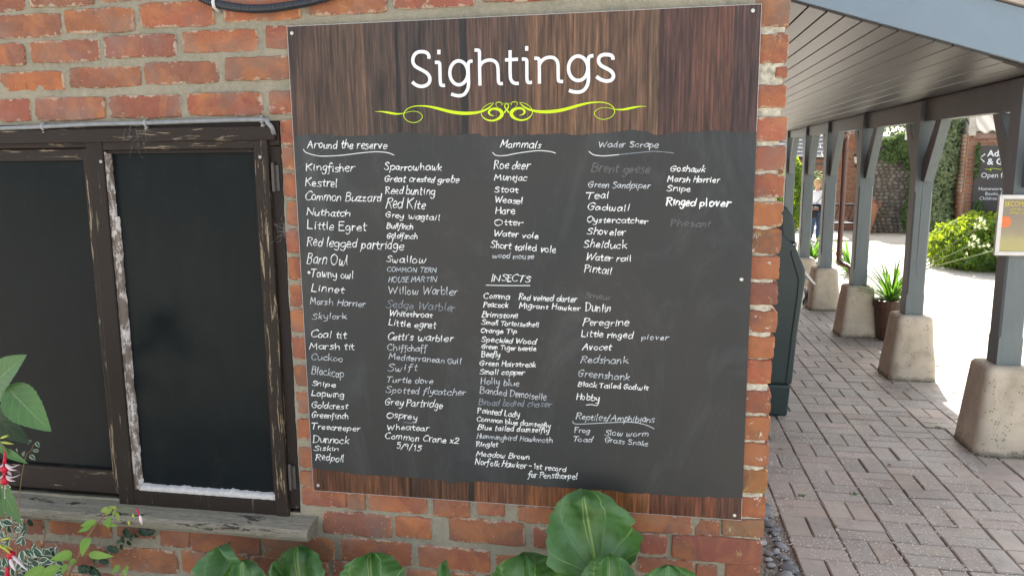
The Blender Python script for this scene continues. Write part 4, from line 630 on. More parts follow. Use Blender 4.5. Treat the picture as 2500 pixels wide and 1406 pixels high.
for text,ax,az,bx_,bz,h,st in [('Around the reserve',-0.9783,1.9056,-0.734,1.9007,0.0225,'b'),('Kingfisher',-0.9869,1.8401,-0.8377,1.8357,0.0227,'b'),('Kestrel',-0.9907,1.7944,-0.8891,1.793,0.0229,'b'),('Common Buzzard',-0.9942,1.7532,-0.7568,1.7487,0.0243,'b'),('Nuthatch',-0.9914,1.7082,-0.8547,1.7063,0.0207,'b'),('Little Egret',-0.9922,1.6677,-0.8055,1.663,0.0246,'b'),('Red legged partridge',-0.9949,1.6171,-0.6925,1.6084,0.0272,'b'),('Barn Owl',-0.9978,1.5637,-0.8662,1.5595,0.0299,'b'),('Tawny owl',-0.988,1.5238,-0.8511,1.5201,0.0226,'b'),('Linnet',-0.989,1.4785,-0.8828,1.4758,0.0227,'b'),('Marsh Harrier',-0.9938,1.4392,-0.8171,1.4348,0.019,'m'),('Skylark',-0.991,1.3909,-0.8785,1.3966,0.0179,'m'),('Coal tit',-0.9992,1.3355,-0.8824,1.3368,0.0206,'b'),('Marsh tit',-1.0038,1.298,-0.859,1.3005,0.0207,'b'),('Cuckoo',-1.0002,1.2644,-0.8976,1.263,0.0195,'m'),('Blackcap',-1.0013,1.2187,-0.8945,1.2126,0.0235,'m'),('Snipe',-1.0018,1.1819,-0.924,1.1801,0.0158,'b'),('Lapwing',-1.0048,1.1501,-0.8974,1.1485,0.0186,'b'),('Goldcrest',-1.0069,1.1103,-0.887,1.1122,0.0186,'b'),('Greenfinch',-1.0086,1.0783,-0.887,1.0806,0.0187,'b'),('Treecreeper',-1.0118,1.042,-0.8499,1.0415,0.0188,'b'),('Dunnock',-1.0074,0.9965,-0.8905,1.0006,0.023,'b'),('Siskin',-1.0073,0.9708,-0.9241,0.9745,0.015,'b'),('Redpoll',-1.0021,0.94,-0.9094,0.939,0.0217,'b'),('Sparrowhawk',-0.7435,1.8411,-0.5741,1.8378,0.0188,'b'),('Great crested grebe',-0.7447,1.808,-0.5217,1.8027,0.0178,'b'),('Reed bunting',-0.7422,1.7725,-0.594,1.7677,0.0225,'b'),('Red Kite',-0.7424,1.7308,-0.6232,1.7287,0.0286,'b'),('Grey wagtail',-0.7446,1.7032,-0.5798,1.6957,0.0168,'b'),('Bullfinch',-0.7432,1.6708,-0.662,1.669,0.0168,'b'),('Goldfinch',-0.743,1.6418,-0.6503,1.6415,0.0169,'b'),('Swallow',-0.7467,1.5712,-0.6261,1.5705,0.0195,'b'),('COMMON TERN',-0.7451,1.543,-0.5932,1.5431,0.0135,'t'),('HOUSE MARTIN',-0.7424,1.511,-0.5938,1.5152,0.0148,'t'),('Willow Warbler',-0.7436,1.4764,-0.5339,1.4762,0.0223,'m'),('Sedge Warbler',-0.7527,1.4339,-0.5422,1.4282,0.0237,'d'),('Whitethroat',-0.7433,1.4092,-0.6089,1.4079,0.0162,'b'),('Little egret',-0.7469,1.3802,-0.6009,1.3746,0.0201,'b'),("Cetti's warbler",-0.751,1.336,-0.549,1.3364,0.0202,'b'),('Chiffchaff',-0.7521,1.303,-0.6291,1.3035,0.0178,'m'),('Mediterranean Gull',-0.7504,1.2763,-0.524,1.2684,0.0166,'m'),('Swift',-0.7544,1.2378,-0.6613,1.2441,0.0205,'m'),('Turtle dove',-0.7607,1.2041,-0.6125,1.204,0.018,'m'),('Spotted flycatcher',-0.7632,1.1704,-0.5144,1.1728,0.0194,'m'),('Grey Partridge',-0.7671,1.1325,-0.5836,1.1298,0.0222,'b'),('Osprey',-0.7633,1.0909,-0.6656,1.0894,0.0197,'b'),('Wheatear',-0.762,1.0529,-0.629,1.0562,0.0171,'b'),('Common Crane x2',-0.7696,1.0234,-0.5387,1.0196,0.0199,'b'),('5/9/15',-0.7337,0.9938,-0.6554,0.9892,0.0185,'b'),('Mammals',-0.4013,1.9018,-0.2861,1.8983,0.0193,'b'),('Roe deer',-0.4184,1.8415,-0.3175,1.8409,0.0229,'b'),('Muntjac',-0.4187,1.8105,-0.3234,1.809,0.0172,'b'),('Stoat',-0.4179,1.777,-0.3494,1.7758,0.0162,'b'),('Weasel',-0.417,1.748,-0.3378,1.7434,0.0174,'b'),('Hare',-0.4162,1.7153,-0.3592,1.7144,0.0199,'b'),('Otter',-0.4201,1.6825,-0.3381,1.6831,0.0164,'b'),('Water vole',-0.4216,1.6531,-0.291,1.6449,0.0165,'b'),('Short tailed vole',-0.4304,1.6175,-0.2429,1.6056,0.019,'b'),('wood mouse',-0.4259,1.589,-0.3065,1.586,0.0155,'m'),('INSECTS',-0.4303,1.5207,-0.3173,1.5193,0.0193,'b'),('Wader Scrape',-0.1245,1.9,0.0386,1.8971,0.0155,'m'),('Brent geese',-0.1463,1.832,0.0149,1.8267,0.0247,'g'),('Green Sandpiper',-0.1527,1.7892,0.0169,1.7866,0.0158,'m'),('Teal',-0.1582,1.7586,-0.0957,1.7586,0.0181,'b'),('Gadwall',-0.1544,1.7267,-0.0377,1.7248,0.0182,'b'),('Oystercatcher',-0.1553,1.6923,0.0145,1.6899,0.016,'b'),('Shoveler',-0.155,1.6577,-0.0478,1.6575,0.0185,'b'),('Shelduck',-0.1627,1.6218,-0.0437,1.6208,0.0197,'b'),('Water rail',-0.159,1.5857,-0.0317,1.5829,0.0187,'b'),('Pintail',-0.161,1.5529,-0.0836,1.5461,0.0199,'b'),('Goshawk',0.0697,1.8331,0.1621,1.8304,0.0165,'b'),('Marsh Harrier',0.0639,1.8043,0.2008,1.8017,0.0156,'b'),('Snipe',0.0623,1.7788,0.1259,1.7776,0.0156,'b'),('Ringed plover',0.0622,1.7408,0.23,1.7356,0.0201,'B'),('Phesant',0.0758,1.6835,0.1812,1.682,0.018,'g'),('Comma',-0.4541,1.4682,-0.3776,1.4688,0.017,'b'),('Peacock',-0.4544,1.4439,-0.3814,1.4445,0.0158,'b'),('Brimstone',-0.4597,1.4132,-0.3538,1.4137,0.0171,'b'),('Small Tortoiseshell',-0.4613,1.3911,-0.2913,1.3888,0.0135,'b'),('Orange Tip',-0.4641,1.3664,-0.3565,1.3673,0.0135,'b'),('Speckled Wood',-0.462,1.3393,-0.2998,1.3373,0.0148,'b'),('Green Tiger beetle',-0.4622,1.3182,-0.2998,1.3165,0.0136,'b'),('Beefly',-0.4626,1.2945,-0.4083,1.2953,0.0162,'b'),('Green Hairstreak',-0.4679,1.2669,-0.3011,1.2684,0.015,'b'),('Small copper',-0.4683,1.2405,-0.3352,1.2435,0.0151,'b'),('Holly blue',-0.4662,1.2117,-0.35,1.2079,0.0189,'m'),('Banded Demoiselle',-0.4691,1.1825,-0.2684,1.1691,0.0202,'m'),('Broad bodied chaser',-0.4733,1.1454,-0.2551,1.1485,0.0178,'d'),('Painted Lady',-0.4762,1.121,-0.3505,1.1134,0.0179,'b'),('Common blue damselfly',-0.4791,1.0953,-0.2574,1.0854,0.0141,'b'),('Blue tailed damselfly',-0.4782,1.0683,-0.2611,1.07,0.0155,'b'),('Hummingbird Hawkmoth',-0.4799,1.0411,-0.25,1.0389,0.0155,'m'),('Ringlet',-0.4815,1.0151,-0.4147,1.0178,0.0156,'b'),('Meadow Brown',-0.4832,0.9838,-0.3202,0.9847,0.0157,'b'),('Norfolk Hawker',-0.4874,0.9587,-0.3302,0.9544,0.0184,'b'),('- 1st record',-0.3227,0.9562,-0.2106,0.9518,0.0155,'b'),('for Pensthorpe!',-0.3241,0.9275,-0.1764,0.9309,0.0182,'b'),('Red veined darter',-0.3499,1.467,-0.1836,1.465,0.0169,'b'),('Migrant Hawker',-0.3488,1.4441,-0.1717,1.4403,0.0145,'b'),('Dunlin',-0.1565,1.4383,-0.0856,1.439,0.0238,'b'),('Peregrine',-0.1632,1.3974,-0.033,1.4001,0.0204,'b'),('Little ringed',-0.1676,1.3648,-0.0209,1.3635,0.0192,'b'),('plover',0.0022,1.3607,0.0763,1.3619,0.0143,'m'),('Avocet',-0.165,1.3249,-0.0817,1.3279,0.0182,'b'),('Redshank',-0.1694,1.2858,-0.0334,1.291,0.0207,'m'),('Greenshank',-0.1774,1.2463,-0.0302,1.239,0.0208,'m'),('Black Tailed Godwit',-0.1772,1.2155,0.0248,1.2135,0.0148,'b'),('Hobby',-0.1805,1.1758,-0.1138,1.1752,0.0185,'b'),('Reptiles/Amphibians',-0.1825,1.1158,0.0443,1.1177,0.0188,'m'),('Frog',-0.1858,1.0754,-0.1413,1.0754,0.0151,'m'),('Toad',-0.1905,1.0474,-0.1339,1.0481,0.0151,'m'),('Slow worm',-0.0971,1.0715,0.0278,1.0748,0.0163,'m'),('Grass Snake',-0.0968,1.0502,0.0285,1.0462,0.0151,'m'),('Smew',-0.1603,1.4774,-0.0861,1.4744,0.0154,'g')]:
    adv=0; lay=[]
    for ch in text:
        if ch==' ': adv+=.34; continue
        w_,S=G[ch]; jw=random.uniform(.86,1.16); lay.append((adv,S,jw)); adv+=w_*jw+random.uniform(.03,.13)
    tot=adv-.09; sx=(bx_-ax)/tot; ux,uz=(bx_-ax),(bz-az); l=math.hypot(ux,uz); ux/=l; uz/=l
    b=MB(); sl_=random.uniform(.10,.26); ycur=-.01275; ki=0
    for off,S,jw in lay:
        jy=random.uniform(-.06,.06)+.03*math.sin(off*1.7); js=random.uniform(.88,1.12); jr=random.uniform(-.10,.12)
        for q in S:
            Q=[]
            for (gx,gy) in q:
                gx2=gx+random.uniform(-.025,.025); gy0=gy*1.10 if 0<gy<.62 else gy; gy2=(gy0+random.uniform(-.025,.025))*js+jy
                xx=(off+gx2*jw)*sx+(sl_+jr)*gy2*h; zz=gy2*h; Q.append((ax+xx*ux-zz*uz*0,az+xx*uz+zz))
            Q=smoothline(Q,4) if len(Q)>2 else Q
            w0=SW[st]*random.uniform(.88,1.12); ribbon(b,Q,[w0*(1+.30*math.sin(k*.7+ki*2.1))*(1-.35*k/len(Q)) for k in range(len(Q))],ycur-.00002*(ki%12),.000015); ki+=1
    b.build('chalk_handwriting',CH[st],bd)
for L2,st in [([(-0.99,1.9021),(-0.9815,1.8926),(-0.9449,1.8827),(-0.9028,1.8823),(-0.8647,1.8844),(-0.8141,1.8898),(-0.769,1.8929),(-0.7331,1.8902),(-0.7124,1.883)],'b'),([(-0.4215,1.8872),(-0.4109,1.8792),(-0.3839,1.8789),(-0.3546,1.8843),(-0.2965,1.8911),(-0.2619,1.8891),(-0.2436,1.8844)],'b'),([(-0.1503,1.888),(-0.1366,1.8784),(-0.1085,1.8754),(-0.0693,1.8783)],'b'),([(-0.0693,1.8783),(-0.0139,1.8834),(0.0301,1.8862),(0.0793,1.8814)],'d'),([(-0.4451,1.5084),(-0.3809,1.5085),(-0.3162,1.5098)],'b'),([(-0.1517,1.161),(-0.135,1.163),(-0.1196,1.1613),(-0.1138,1.1777)],'b'),([(-0.1909,1.1091),(-0.1836,1.1019),(-0.1524,1.1036),(-0.081,1.1111),(-0.0221,1.1155),(0.0189,1.1102),(0.0448,1.0992)],'m'),([(-1.0138,1.845),(-0.9671,1.8746),(-0.9142,1.9096)],'g'),([(-0.7075,1.0794),(-0.6828,1.0781),(-0.6659,1.0803)],'d')]:
    b=MB(); Q=smoothline(L2,5) if len(L2)>2 else L2; ribbon(b,Q,SW[st]*.8 if st!='g' else .0012,-.0130,.0001); b.build('chalk_underline',CH[st],bd)
# cobwebs
def web(name,label,c,R0,n,seed):
    random.seed(seed); b=MB(); c=Vector(c)
    for i in range(n):
        a=random.random()*6.28; l=R0*random.uniform(.4,1); p=c+Vector((random.uniform(-1,1)*R0*.6,random.uniform(-.003,.003),random.uniform(-1,1)*R0*.4)); q=p+Vector((math.cos(a)*l,random.uniform(-.006,.006),math.sin(a)*l)); mm=(p+q)/2+Vector((random.uniform(-.01,.01),-.004,random.uniform(-.012,.004)))
        b.tube(smoothline([tuple(p),tuple(mm),tuple(q)],4),.00013,3,False)
    tag(b.build(name,WEB),label,'cobweb')
web('cobweb','wispy cobweb across the top rail of the window',(-1.5360,-0.0140,1.9410),.06,20,1)
web('cobweb','wispy cobweb on the window jamb beside the brick column',(-1.0629,-0.0080,1.6656),.05,18,2)
web('cobweb','thin cobweb under the black conduit near the top of the board',(-0.8348,-0.0120,2.2855),.04,8,3)
# ---------------------------------------------------------------- covered walkway
roof=thing('walkway_roof','blue-grey lean-to roof with boarded soffit over the paved walkway','roof',(1.4,3,2.4))
SY0,SY1=2.76,11.3; sl_=-.3115; zc=2.764+.3115*.937
ED=[.37,.475,.58,.69,.81,.937,1.042,1.141,1.24,1.343,1.441,1.544,1.644,1.745,1.849,1.949,2.035,2.125,2.222]
for i in range(len(ED)-1):
    x0,x1=ED[i]+.0035,ED[i+1]-.0035; z0=zc+sl_*x0; z1=zc+sl_*x1; k=.004 if i%3 else .0; random.seed(i)
    cuts=[SY0+(.0 if i<15 else .03*(i-14)),random.uniform(4,8),SY1]
    b=MB()
    for q in range(2):
        a0,a1=cuts[q]+.0,cuts[q+1]-(.003 if q==0 else 0)
        b.add([(x0,a0,z0+.004),(x0+.003,a0,z0),(x1-.003,a0,z1),(x1,a0,z1+.004),(x1,a0,z1+.02),(x0,a0,z0+.02),(x0,a1,z0+.004),(x0+.003,a1,z0),(x1-.003,a1,z1),(x1,a1,z1+.004),(x1,a1,z1+.02),(x0,a1,z0+.02)],[(0,1,2,3,4,5),(11,10,9,8,7,6),(0,6,7,1),(1,7,8,2),(2,8,9,3),(3,9,10,4),(4,10,11,5),(5,11,6,0)])
    b.build('soffit_board',SOFFIT,roof)
f=lambda x:zc+sl_*x
b=MB(); b.prism([(.34,f(.34)+.012),(2.56,f(2.56)+.012),(2.56,f(2.56)+.30),(.34,f(.34)+.30)],2.728,2.757); b.build('barge_board',POSTSKY,roof,bevel=.003)
b=MB(); b.prism([(.34,f(.34)+.308),(2.60,f(2.60)+.308),(2.60,f(2.60)+.345),(.34,f(.34)+.345)],2.70,11.6); b.build('roof_covering',TILE,roof)
b=MB(); b.prism([(.36,f(.36)+.0215),(2.48,f(2.48)+.0215),(2.48,f(2.48)+.306),(.36,f(.36)+.306)],2.758,11.5); b.build('roof_deck',SOFFIT,roof)
b=MB(); b.prism([(2.48,f(2.48)-.0),(2.51,f(2.51)-.0),(2.51,f(2.51)+.3),(2.48,f(2.48)+.3)],2.757,11.6); b.build('eaves_fascia',POST,roof)
PY=[3.0,4.73,6.41,7.96,9.27,10.68]
b=MB()
def bz(y): return 2.172+.0115*(y-3.3)
b.add([(2.276,2.98,bz(2.98)),(2.37,2.98,bz(2.98)),(2.37,11.4,bz(11.4)),(2.276,11.4,bz(11.4)),(2.276,2.98,f(2.276)+.02),(2.37,2.98,f(2.37)+.02),(2.37,11.4,f(2.37)+.02),(2.276,11.4,f(2.276)+.02)],[(0,3,2,1),(4,5,6,7),(0,1,5,4),(1,2,6,5),(2,3,7,6),(3,0,4,7)])
b.build('eaves_beam',POST,roof,bevel=.004)
names=['carrying the silver poster frame','with the potted plant behind it','in front of the brown downpipe','just right of the litter bin','left of the person','farthest, half behind the bin']
bodym={}
for i,y in enumerate(PY):
    pz=.575-.012*i if i<4 else .515
    pt=thing('timber_post','blue-grey timber post on a tapered concrete plinth, '+names[i],'post',(2.315,y+.07,0),'posts of the covered walkway')
    W=.0715; cx,cy=2.315,y+.0715; ch=.012; zt=pz+.17
    sq=lambda w,c:[(cx-w+c,cy-w),(cx+w-c,cy-w),(cx+w,cy-w+c),(cx+w,cy+w-c),(cx+w-c,cy+w),(cx-w+c,cy+w),(cx-w,cy+w-c),(cx-w,cy-w+c)]
    b=MB(); rings=[(pz,.001),(zt,.001),(zt+.02,ch),(1.60,ch),(1.62,.001),(f(2.25),.001)]
    vs=[(x,yy,z) for z,c in rings for x,yy in sq(W,c)]; fs=[(q*8+k,q*8+(k+1)%8,(q+1)*8+(k+1)%8,(q+1)*8+k) for q in range(5) for k in range(8)]+[tuple(range(7,-1,-1)),tuple(range(40,48))]
    b.add(vs,fs); b.build('post_shaft',POST,pt)
    if i in (1,):
        b=MB(); random.seed(4); P=[(cx-.012+.004*noise.noise(Vector((z*6,0,0))),cy-W-.0004,z) for z in [.9+.04*k for k in range(22)]]; b.tube(P,[.0005+.0012*math.sin(k*.15) for k in range(22)],4); b.build('timber_crack',SCREWD,pt)
    for sgn in (-1,1):
        yb=cy+sgn*W; yt=cy+sgn*.40; bz_=1.70; t=.07
        b=MB(); zt_=bz(y)-.001
        pr=[(yb,bz_),(yb+sgn*.075,bz_),(yt+sgn*.02,zt_),(yt-sgn*.095,zt_),(yb,bz_+.16)]
        if sgn>0: pr=pr[::-1]
        x0,x1=cx-.03,cx+.045
        vs=[(x0,a,z) for a,z in pr]+[(x1,a,z) for a,z in pr]; n=5; b.add(vs,[tuple(range(n)),tuple(range(2*n-1,n-1,-1))]+[(k,k+n,(k+1)%n+n,(k+1)%n) for k in range(n)])
        b.build('knee_brace',POST,pt,bevel=.003)
    # plinth: tapered, rounded, irregular
    b=MB(); lv=[(0,.190),(.03,.188),(.15,.177),(.30,.163),(pz-.06,.145),(pz-.028,.142),(pz-.008,.132),(pz,.108)]; n=40; e=11
    for q,(z,w) in enumerate(lv):
        for k in range(n):
            a=2*math.pi*(k+.5)/n; c,s_=math.cos(a),math.sin(a); rr=w/((abs(c)**e+abs(s_)**e)**(1/e)); d=.008*noise.noise(Vector((c*2+i*5,s_*2,z*6)))+.003*noise.noise(Vector((c*9+i*5,s_*9,z*30)))+(.010*max(0,noise.noise(Vector((c*5+i,s_*5,9)))) if q==0 else 0)
            b.v.append((cx+c*(rr+d),cy+.01+s_*(rr+d),z))
    b.f=[(q*n+k,q*n+(k+1)%n,(q+1)*n+(k+1)%n,(q+1)*n+k) for q in range(len(lv)-1) for k in range(n)]+[tuple(range((len(lv)-1)*n,len(lv)*n))]
    b.v=[(x,yy,z) for x,yy,z in b.v]; me=b.mesh('concrete_plinth',True); obj('concrete_plinth',me,PLINTH,pt)
# framed poster on the nearest post
po=thing('framed_poster','silver framed poster on the nearest post, lime and orange print','poster',(2.31,2.98,1.46))
px0,px1,pz0,pz1,pyy=2.150,2.50,1.283,1.655,2.955
for q in (((px0,pz0),(px1,pz0),(px1-.025,pz0+.025),(px0+.025,pz0+.025)),((px1,pz0),(px1,pz1),(px1-.025,pz1-.025),(px1-.025,pz0+.025)),((px1,pz1),(px0,pz1),(px0+.025,pz1-.025),(px1-.025,pz1-.025)),((px0,pz1),(px0,pz0),(px0+.025,pz0+.025),(px0+.025,pz1-.025))):
    b=MB(); b.prism([(x,z) for x,z in q],pyy-.005,pyy+.018); b.build('frame_bar',SILVER,po,bevel=.002)
b=MB(); b.box((px0+.02,pyy+.004,pz0+.02),(px1-.02,pyy+.016,pz1-.02)); b.build('poster_print',POSTER,po)
def words(name,txt,x,z,y,size,mat,parent,align='LEFT',bold=0,sx=1):
    cu=bpy.data.curves.new(name,'FONT'); cu.body=txt; cu.size=size; cu.align_x=align; cu.offset=bold; cu.extrude=.0006; cu.resolution_u=3
    t=bpy.data.objects.new('tmp',cu); col.objects.link(t); bpy.context.view_layer.update(); me=bpy.data.meshes.new_from_object(t); bpy.data.objects.remove(t)
    for v in me.vertices:
        p=v.co.copy(); v.co=(x+p.x*sx,y-p.z,z+p.y)
    me.materials.clear(); return obj(name,me,mat,parent)
words('poster_lettering','BECOME A MEMBER',px0+.034,pz1-.068,pyy+.003,.042,YELLOW,po,sx=.72)
words('poster_lettering','and see w',px0+.068,pz1-.092,pyy+.003,.021,YELLOW,po); words('poster_lettering',"today's a",px0+.068,pz1-.114,pyy+.003,.021,YELLOW,po)
b=MB(); b.tube([(px0+.045,pyy+.0035,pz1-.165),(px0+.045,pyy+.002,pz1-.165)],.036,24); b.build('orange_roundel',ORANGE,po)
# ---------------------------------------------------------------- litter bin
bn=thing('litter_bin','dark green plastic litter bin with sloping hood behind the brick corner','bin',(.8,3.8,0))
def prism2(b,poly,y0,y1,ins=.02):
    n=len(poly); cx=sum(p[0] for p in poly)/n; cz=sum(p[1] for p in poly)/n
    b.prism(poly,y0,y1)
b=MB(); prism2(b,[(.42,.0),(1.085,.0),(1.10,.245),(.42,.245)],3.505,4.06); b.build('bin_base',BIN,bn,bevel=.02)
b=MB(); b.prism([(.42,.247),(1.108,.247),(1.125,.616),(1.150,.90),(1.162,1.02),(1.158,1.10),(1.085,1.265),(.985,1.36),(.42,1.38)],3.50,4.06); b.build('bin_body',BIN,bn,bevel=.02)
b=MB(); b.prism([(1.06,.26),(1.078,.26),(1.10,.62),(1.125,.90),(1.132,1.03),(1.06,1.24),(1.045,1.23),(1.110,1.03),(1.105,.90),(1.082,.62)],3.490,3.503); b.build('moulded_rib',BIN,bn,bevel=.004)
b=MB(); b.prism([(.42,1.30),(1.0,1.30),(1.088,1.275),(1.078,1.40),(1.060,1.49),(1.02,1.54),(.96,1.575),(.42,1.60)],3.53,4.03); b.build('bin_hood',BIN,bn,bevel=.02)
b=MB(); b.prism([(.90,1.33),(1.00,1.32),(.985,1.50),(.90,1.52)],3.524,3.532); b.build('hood_opening',BINBLK,bn)
b=MB(); b.prism([(1.15,1.08),(1.235,.985),(1.243,.995),(1.16,1.095)],3.56,3.98); b.build('ash_plate',STEEL,bn); b=MB(); b.prism([(1.185,1.055),(1.225,1.01),(1.228,1.018),(1.19,1.062)],3.62,3.9); b.build('stub_grille',BINBLK,bn)
b=MB(); b.prism([(1.16,.98),(1.19,.96),(1.20,.90),(1.155,.80)],3.58,3.9); b.build('liner_edge',STEEL,bn)
for k in range(6):
    b=MB(); b.tube(smoothline([(1.16+.004*k,3.572,.965-.012*k),(1.197,3.572,.93-.014*k),(1.165,3.572,.86-.006*k)],4),.0022,4); b.build('liner_stripe',BINBLK,bn)
b=MB(); b.tube([(1.085,3.52,1.262),(1.085,3.52,1.30)],.012,8); b.build('hood_hinge',STEEL,bn)
# ---------------------------------------------------------------- downpipe
dp=thing('brown_downpipe','brown plastic downpipe with a swan neck behind the third post','downpipe',(2.6,8.2,0))
P=smoothline([(2.45,8.0,2.235),(2.50,8.05,2.215),(2.55,8.25,2.20),(2.55,8.33,2.12),(2.55,8.33,1.9),(2.55,8.31,1.2),(2.55,8.30,.62),(2.56,8.24,.57),(2.62,8.10,.545),(2.64,8.02,.50),(2.645,8.0,.38),(2.645,8.0,0)],6)
b=MB(); b.tube(P,.034,14); b.build('pipe',BROWNP,dp,smooth=True)
for p,h in (((2.55,8.33,1.98),.05),((2.55,8.30,.66),.05),((2.645,8.0,.44),.05)):
    b=MB(); b.tube([(p[0],p[1],p[2]),(p[0],p[1],p[2]+h)],.040,14); b.build('pipe_socket',BROWNP,dp,smooth=False)
# ---------------------------------------------------------------- leaves
def leaf(name,base,tip,width,up,mat,parent=None,fold=.12,droop=.12,shape='ovate',nl=12,nw=6,serr=0,roll=0,wave=0,seed=0,label=None):
    base=Vector(base); tip=Vector(tip); ax=tip-base; L=ax.length; ax.normalize(); up=Vector(up).normalized()
    side=ax.cross(up).normalized(); nrm=side.cross(ax).normalized()
    if roll: q=Matrix.Rotation(roll,3,ax); side=q@side; nrm=q@nrm
    b=MB(); b.uv=[]
    for i in range(nl+1):
        t=i/nl
        if shape=='ovate': w=math.sin(math.pi*t**.72)**.85*(1-.25*t) if 0<t<1 else 0
        elif shape=='round': w=(1-(2*t-1)**2)**.5 if 0<t<1 else 0
        elif shape=='berg': w=(max(0,1-(2*(t-.0)-1)**2)**.5)*(1-.12*t) if 0<t<1 else (.12 if t==0 else 0)
        else: w=(min(1,t*8)**.5)*(1-t**3)
        if serr and 0<t<1: w*=1-serr*(i%2)
        if shape=='berg' and t>.6: w*=1+.045*math.sin(i*1.9+seed)+.03*math.sin(i*.9+seed)
        w=w*width/2
        for j in range(nw+1):
            s=j/nw*2-1; rp=(1+((.10 if shape=='berg' else .035)*noise.noise(Vector((t*9,s*5,seed))) if abs(s)==1 and shape!='strap' else 0))
            p=base+ax*(L*t)+side*(s*w*rp)+nrm*(fold*abs(s)**1.2*w*2-droop*L*(t*t)+wave*L*.062*(math.sin(t*7+s*2.5+seed)+1.3*math.sin(5*math.atan2(s,t+.05)+seed*2))*min(1,abs(s)+t*.5))
            if shape=='berg': p=p+nrm*(.0045*abs(math.sin(4.5*math.atan2(s*.5,t+.02)+.8*math.sin(t*4+seed)))+.004*noise.noise(Vector((s*2.2,t*3,seed*3.1))))
            b.v.append(tuple(p)); b.uv.append((j/nw,t))
    b.f=[(i*(nw+1)+j,i*(nw+1)+j+1,(i+1)*(nw+1)+j+1,(i+1)*(nw+1)+j) for i in range(nl) for j in range(nw)]
    o=b.build(name,mat,parent,smooth=True)
    if label: o['label']=label
    return o
def PXW(px): return px/862.0
CAMP=Vector((0,-2.14,1.85))
UPC=Vector((.12,-1,.35))
# bergenia
be=thing('bergenia_plant','clump of big round glossy bergenia leaves below the right half of the board','plant',(.0,-.25,0))
random.seed(55)
def bleaf(par,base,tip,w,up,wave=1.2,fold=.10,droop=.10,seed=0,mat=BERG):
    leaf('leaf',base,tip,w,up,mat,par,fold=fold,droop=droop,shape='berg',nl=30,nw=22,wave=wave,seed=seed)
    b=MB(); B0=Vector(base); g=Vector((B0.x+random.uniform(-.05,.05),-.15,.05)); b.tube(smoothline([tuple(B0),tuple((B0+g)/2+Vector((0,-.02,-.03))),tuple(g)],5),[.004+.0003*k for k in range(11)],8); b.build('leaf_stalk',STEMG,par,smooth=True)
bleaf(be,(-0.1010,-0.1600,0.6994),(-0.1471,-0.1400,0.9400),.275,(.1,-1,.5),1.4,.10,.10,1)
bleaf(be,(-0.0641,-0.2600,0.6594),(-0.0712,-0.2200,0.8122),.165,(.1,-1,.55),1.2,.14,.08,2)
bleaf(be,(-0.2957,-0.2000,0.5981),(-0.3265,-0.1500,0.7527),.215,(-.2,-1,.9),2.2,.05,.15,3)
bleaf(be,(0.0981,-0.2400,0.6633),(0.0877,-0.2000,0.7818),.20,(.1,-1,.6),1.4,.12,.08,4)
bleaf(be,(-0.5214,-0.1800,0.5885),(-0.5549,-0.1500,0.7112),.060,(-.3,-1,.4),1.2,.16,.08,5)
b2=thing('bergenia_plant','clump of round bergenia leaves under the right end of the window sill','plant',(-.8,-.25,0))
bleaf(b2,(-1.2422,-0.1600,0.5044),(-1.2731,-0.1200,0.6870),.185,(-.3,-1,.5),1.6,.16,.10,6)
bleaf(b2,(-1.1527,-0.2200,0.5235),(-1.1813,-0.1700,0.6686),.15,(.5,-1,.6),1.4,.18,.14,7)
bleaf(b2,(-0.9998,-0.1700,0.5076),(-1.0303,-0.1200,0.6978),.23,(.0,-1,.7),1.8,.06,.12,8)
bleaf(b2,(-1.0332,-0.2200,0.5357),(-1.0723,-0.1900,0.6838),.06,(.0,-1,.7),1.8,.06,.12,11)
bleaf(b2,(-0.7596,-0.1800,0.5516),(-0.7913,-0.1300,0.7060),.215,(.1,-1,.6),1.7,.12,.12,9)
# fuchsia with its broad leaves
fu=thing('fuchsia_plant','fuchsia with red and white hanging flowers in front of the window corner','plant',(-1.7848,-0.3000,0.6176))
def stem(par,P,r,mat=STEMR,name='stem'):
    b=MB(); Q=smoothline(P,5); n=len(Q); b.tube(Q,[r*(1-.4*i/n) for i in range(n)],8); return b.build(name,mat,par,smooth=True)
YF=-.33
stem(fu,[(-1.6844,-0.3300,0.5387),(-1.6499,-0.3300,0.6606),(-1.6040,-0.3300,0.7321),(-1.5675,-0.3300,0.7966),(-1.5319,-0.3300,0.8437),(-1.4967,-0.3300,0.8778),(-1.4610,-0.3300,0.8941)],.0042)
stem(fu,[(-1.6683,-0.3300,0.6196),(-1.6486,-0.3350,0.6831),(-1.6366,-0.3400,0.7167)],.0018); stem(fu,[(-1.5141,-0.3000,0.6166),(-1.5095,-0.3000,0.6629),(-1.4879,-0.3000,0.6909),(-1.4631,-0.3000,0.7112)],.0018)
for P in ([(-1.6084,-0.3300,0.7291),(-1.6164,-0.3350,0.7414),(-1.6170,-0.3400,0.7466)],[(-1.5986,-0.3300,0.7326),(-1.5786,-0.3350,0.7434),(-1.5606,-0.3400,0.7489)],[(-1.5322,-0.3300,0.8411),(-1.5327,-0.3350,0.8486)],[(-1.5294,-0.3300,0.8426),(-1.5104,-0.3350,0.8478)],[(-1.5658,-0.3300,0.7992),(-1.5643,-0.3350,0.8133)]): stem(fu,P,.0016)
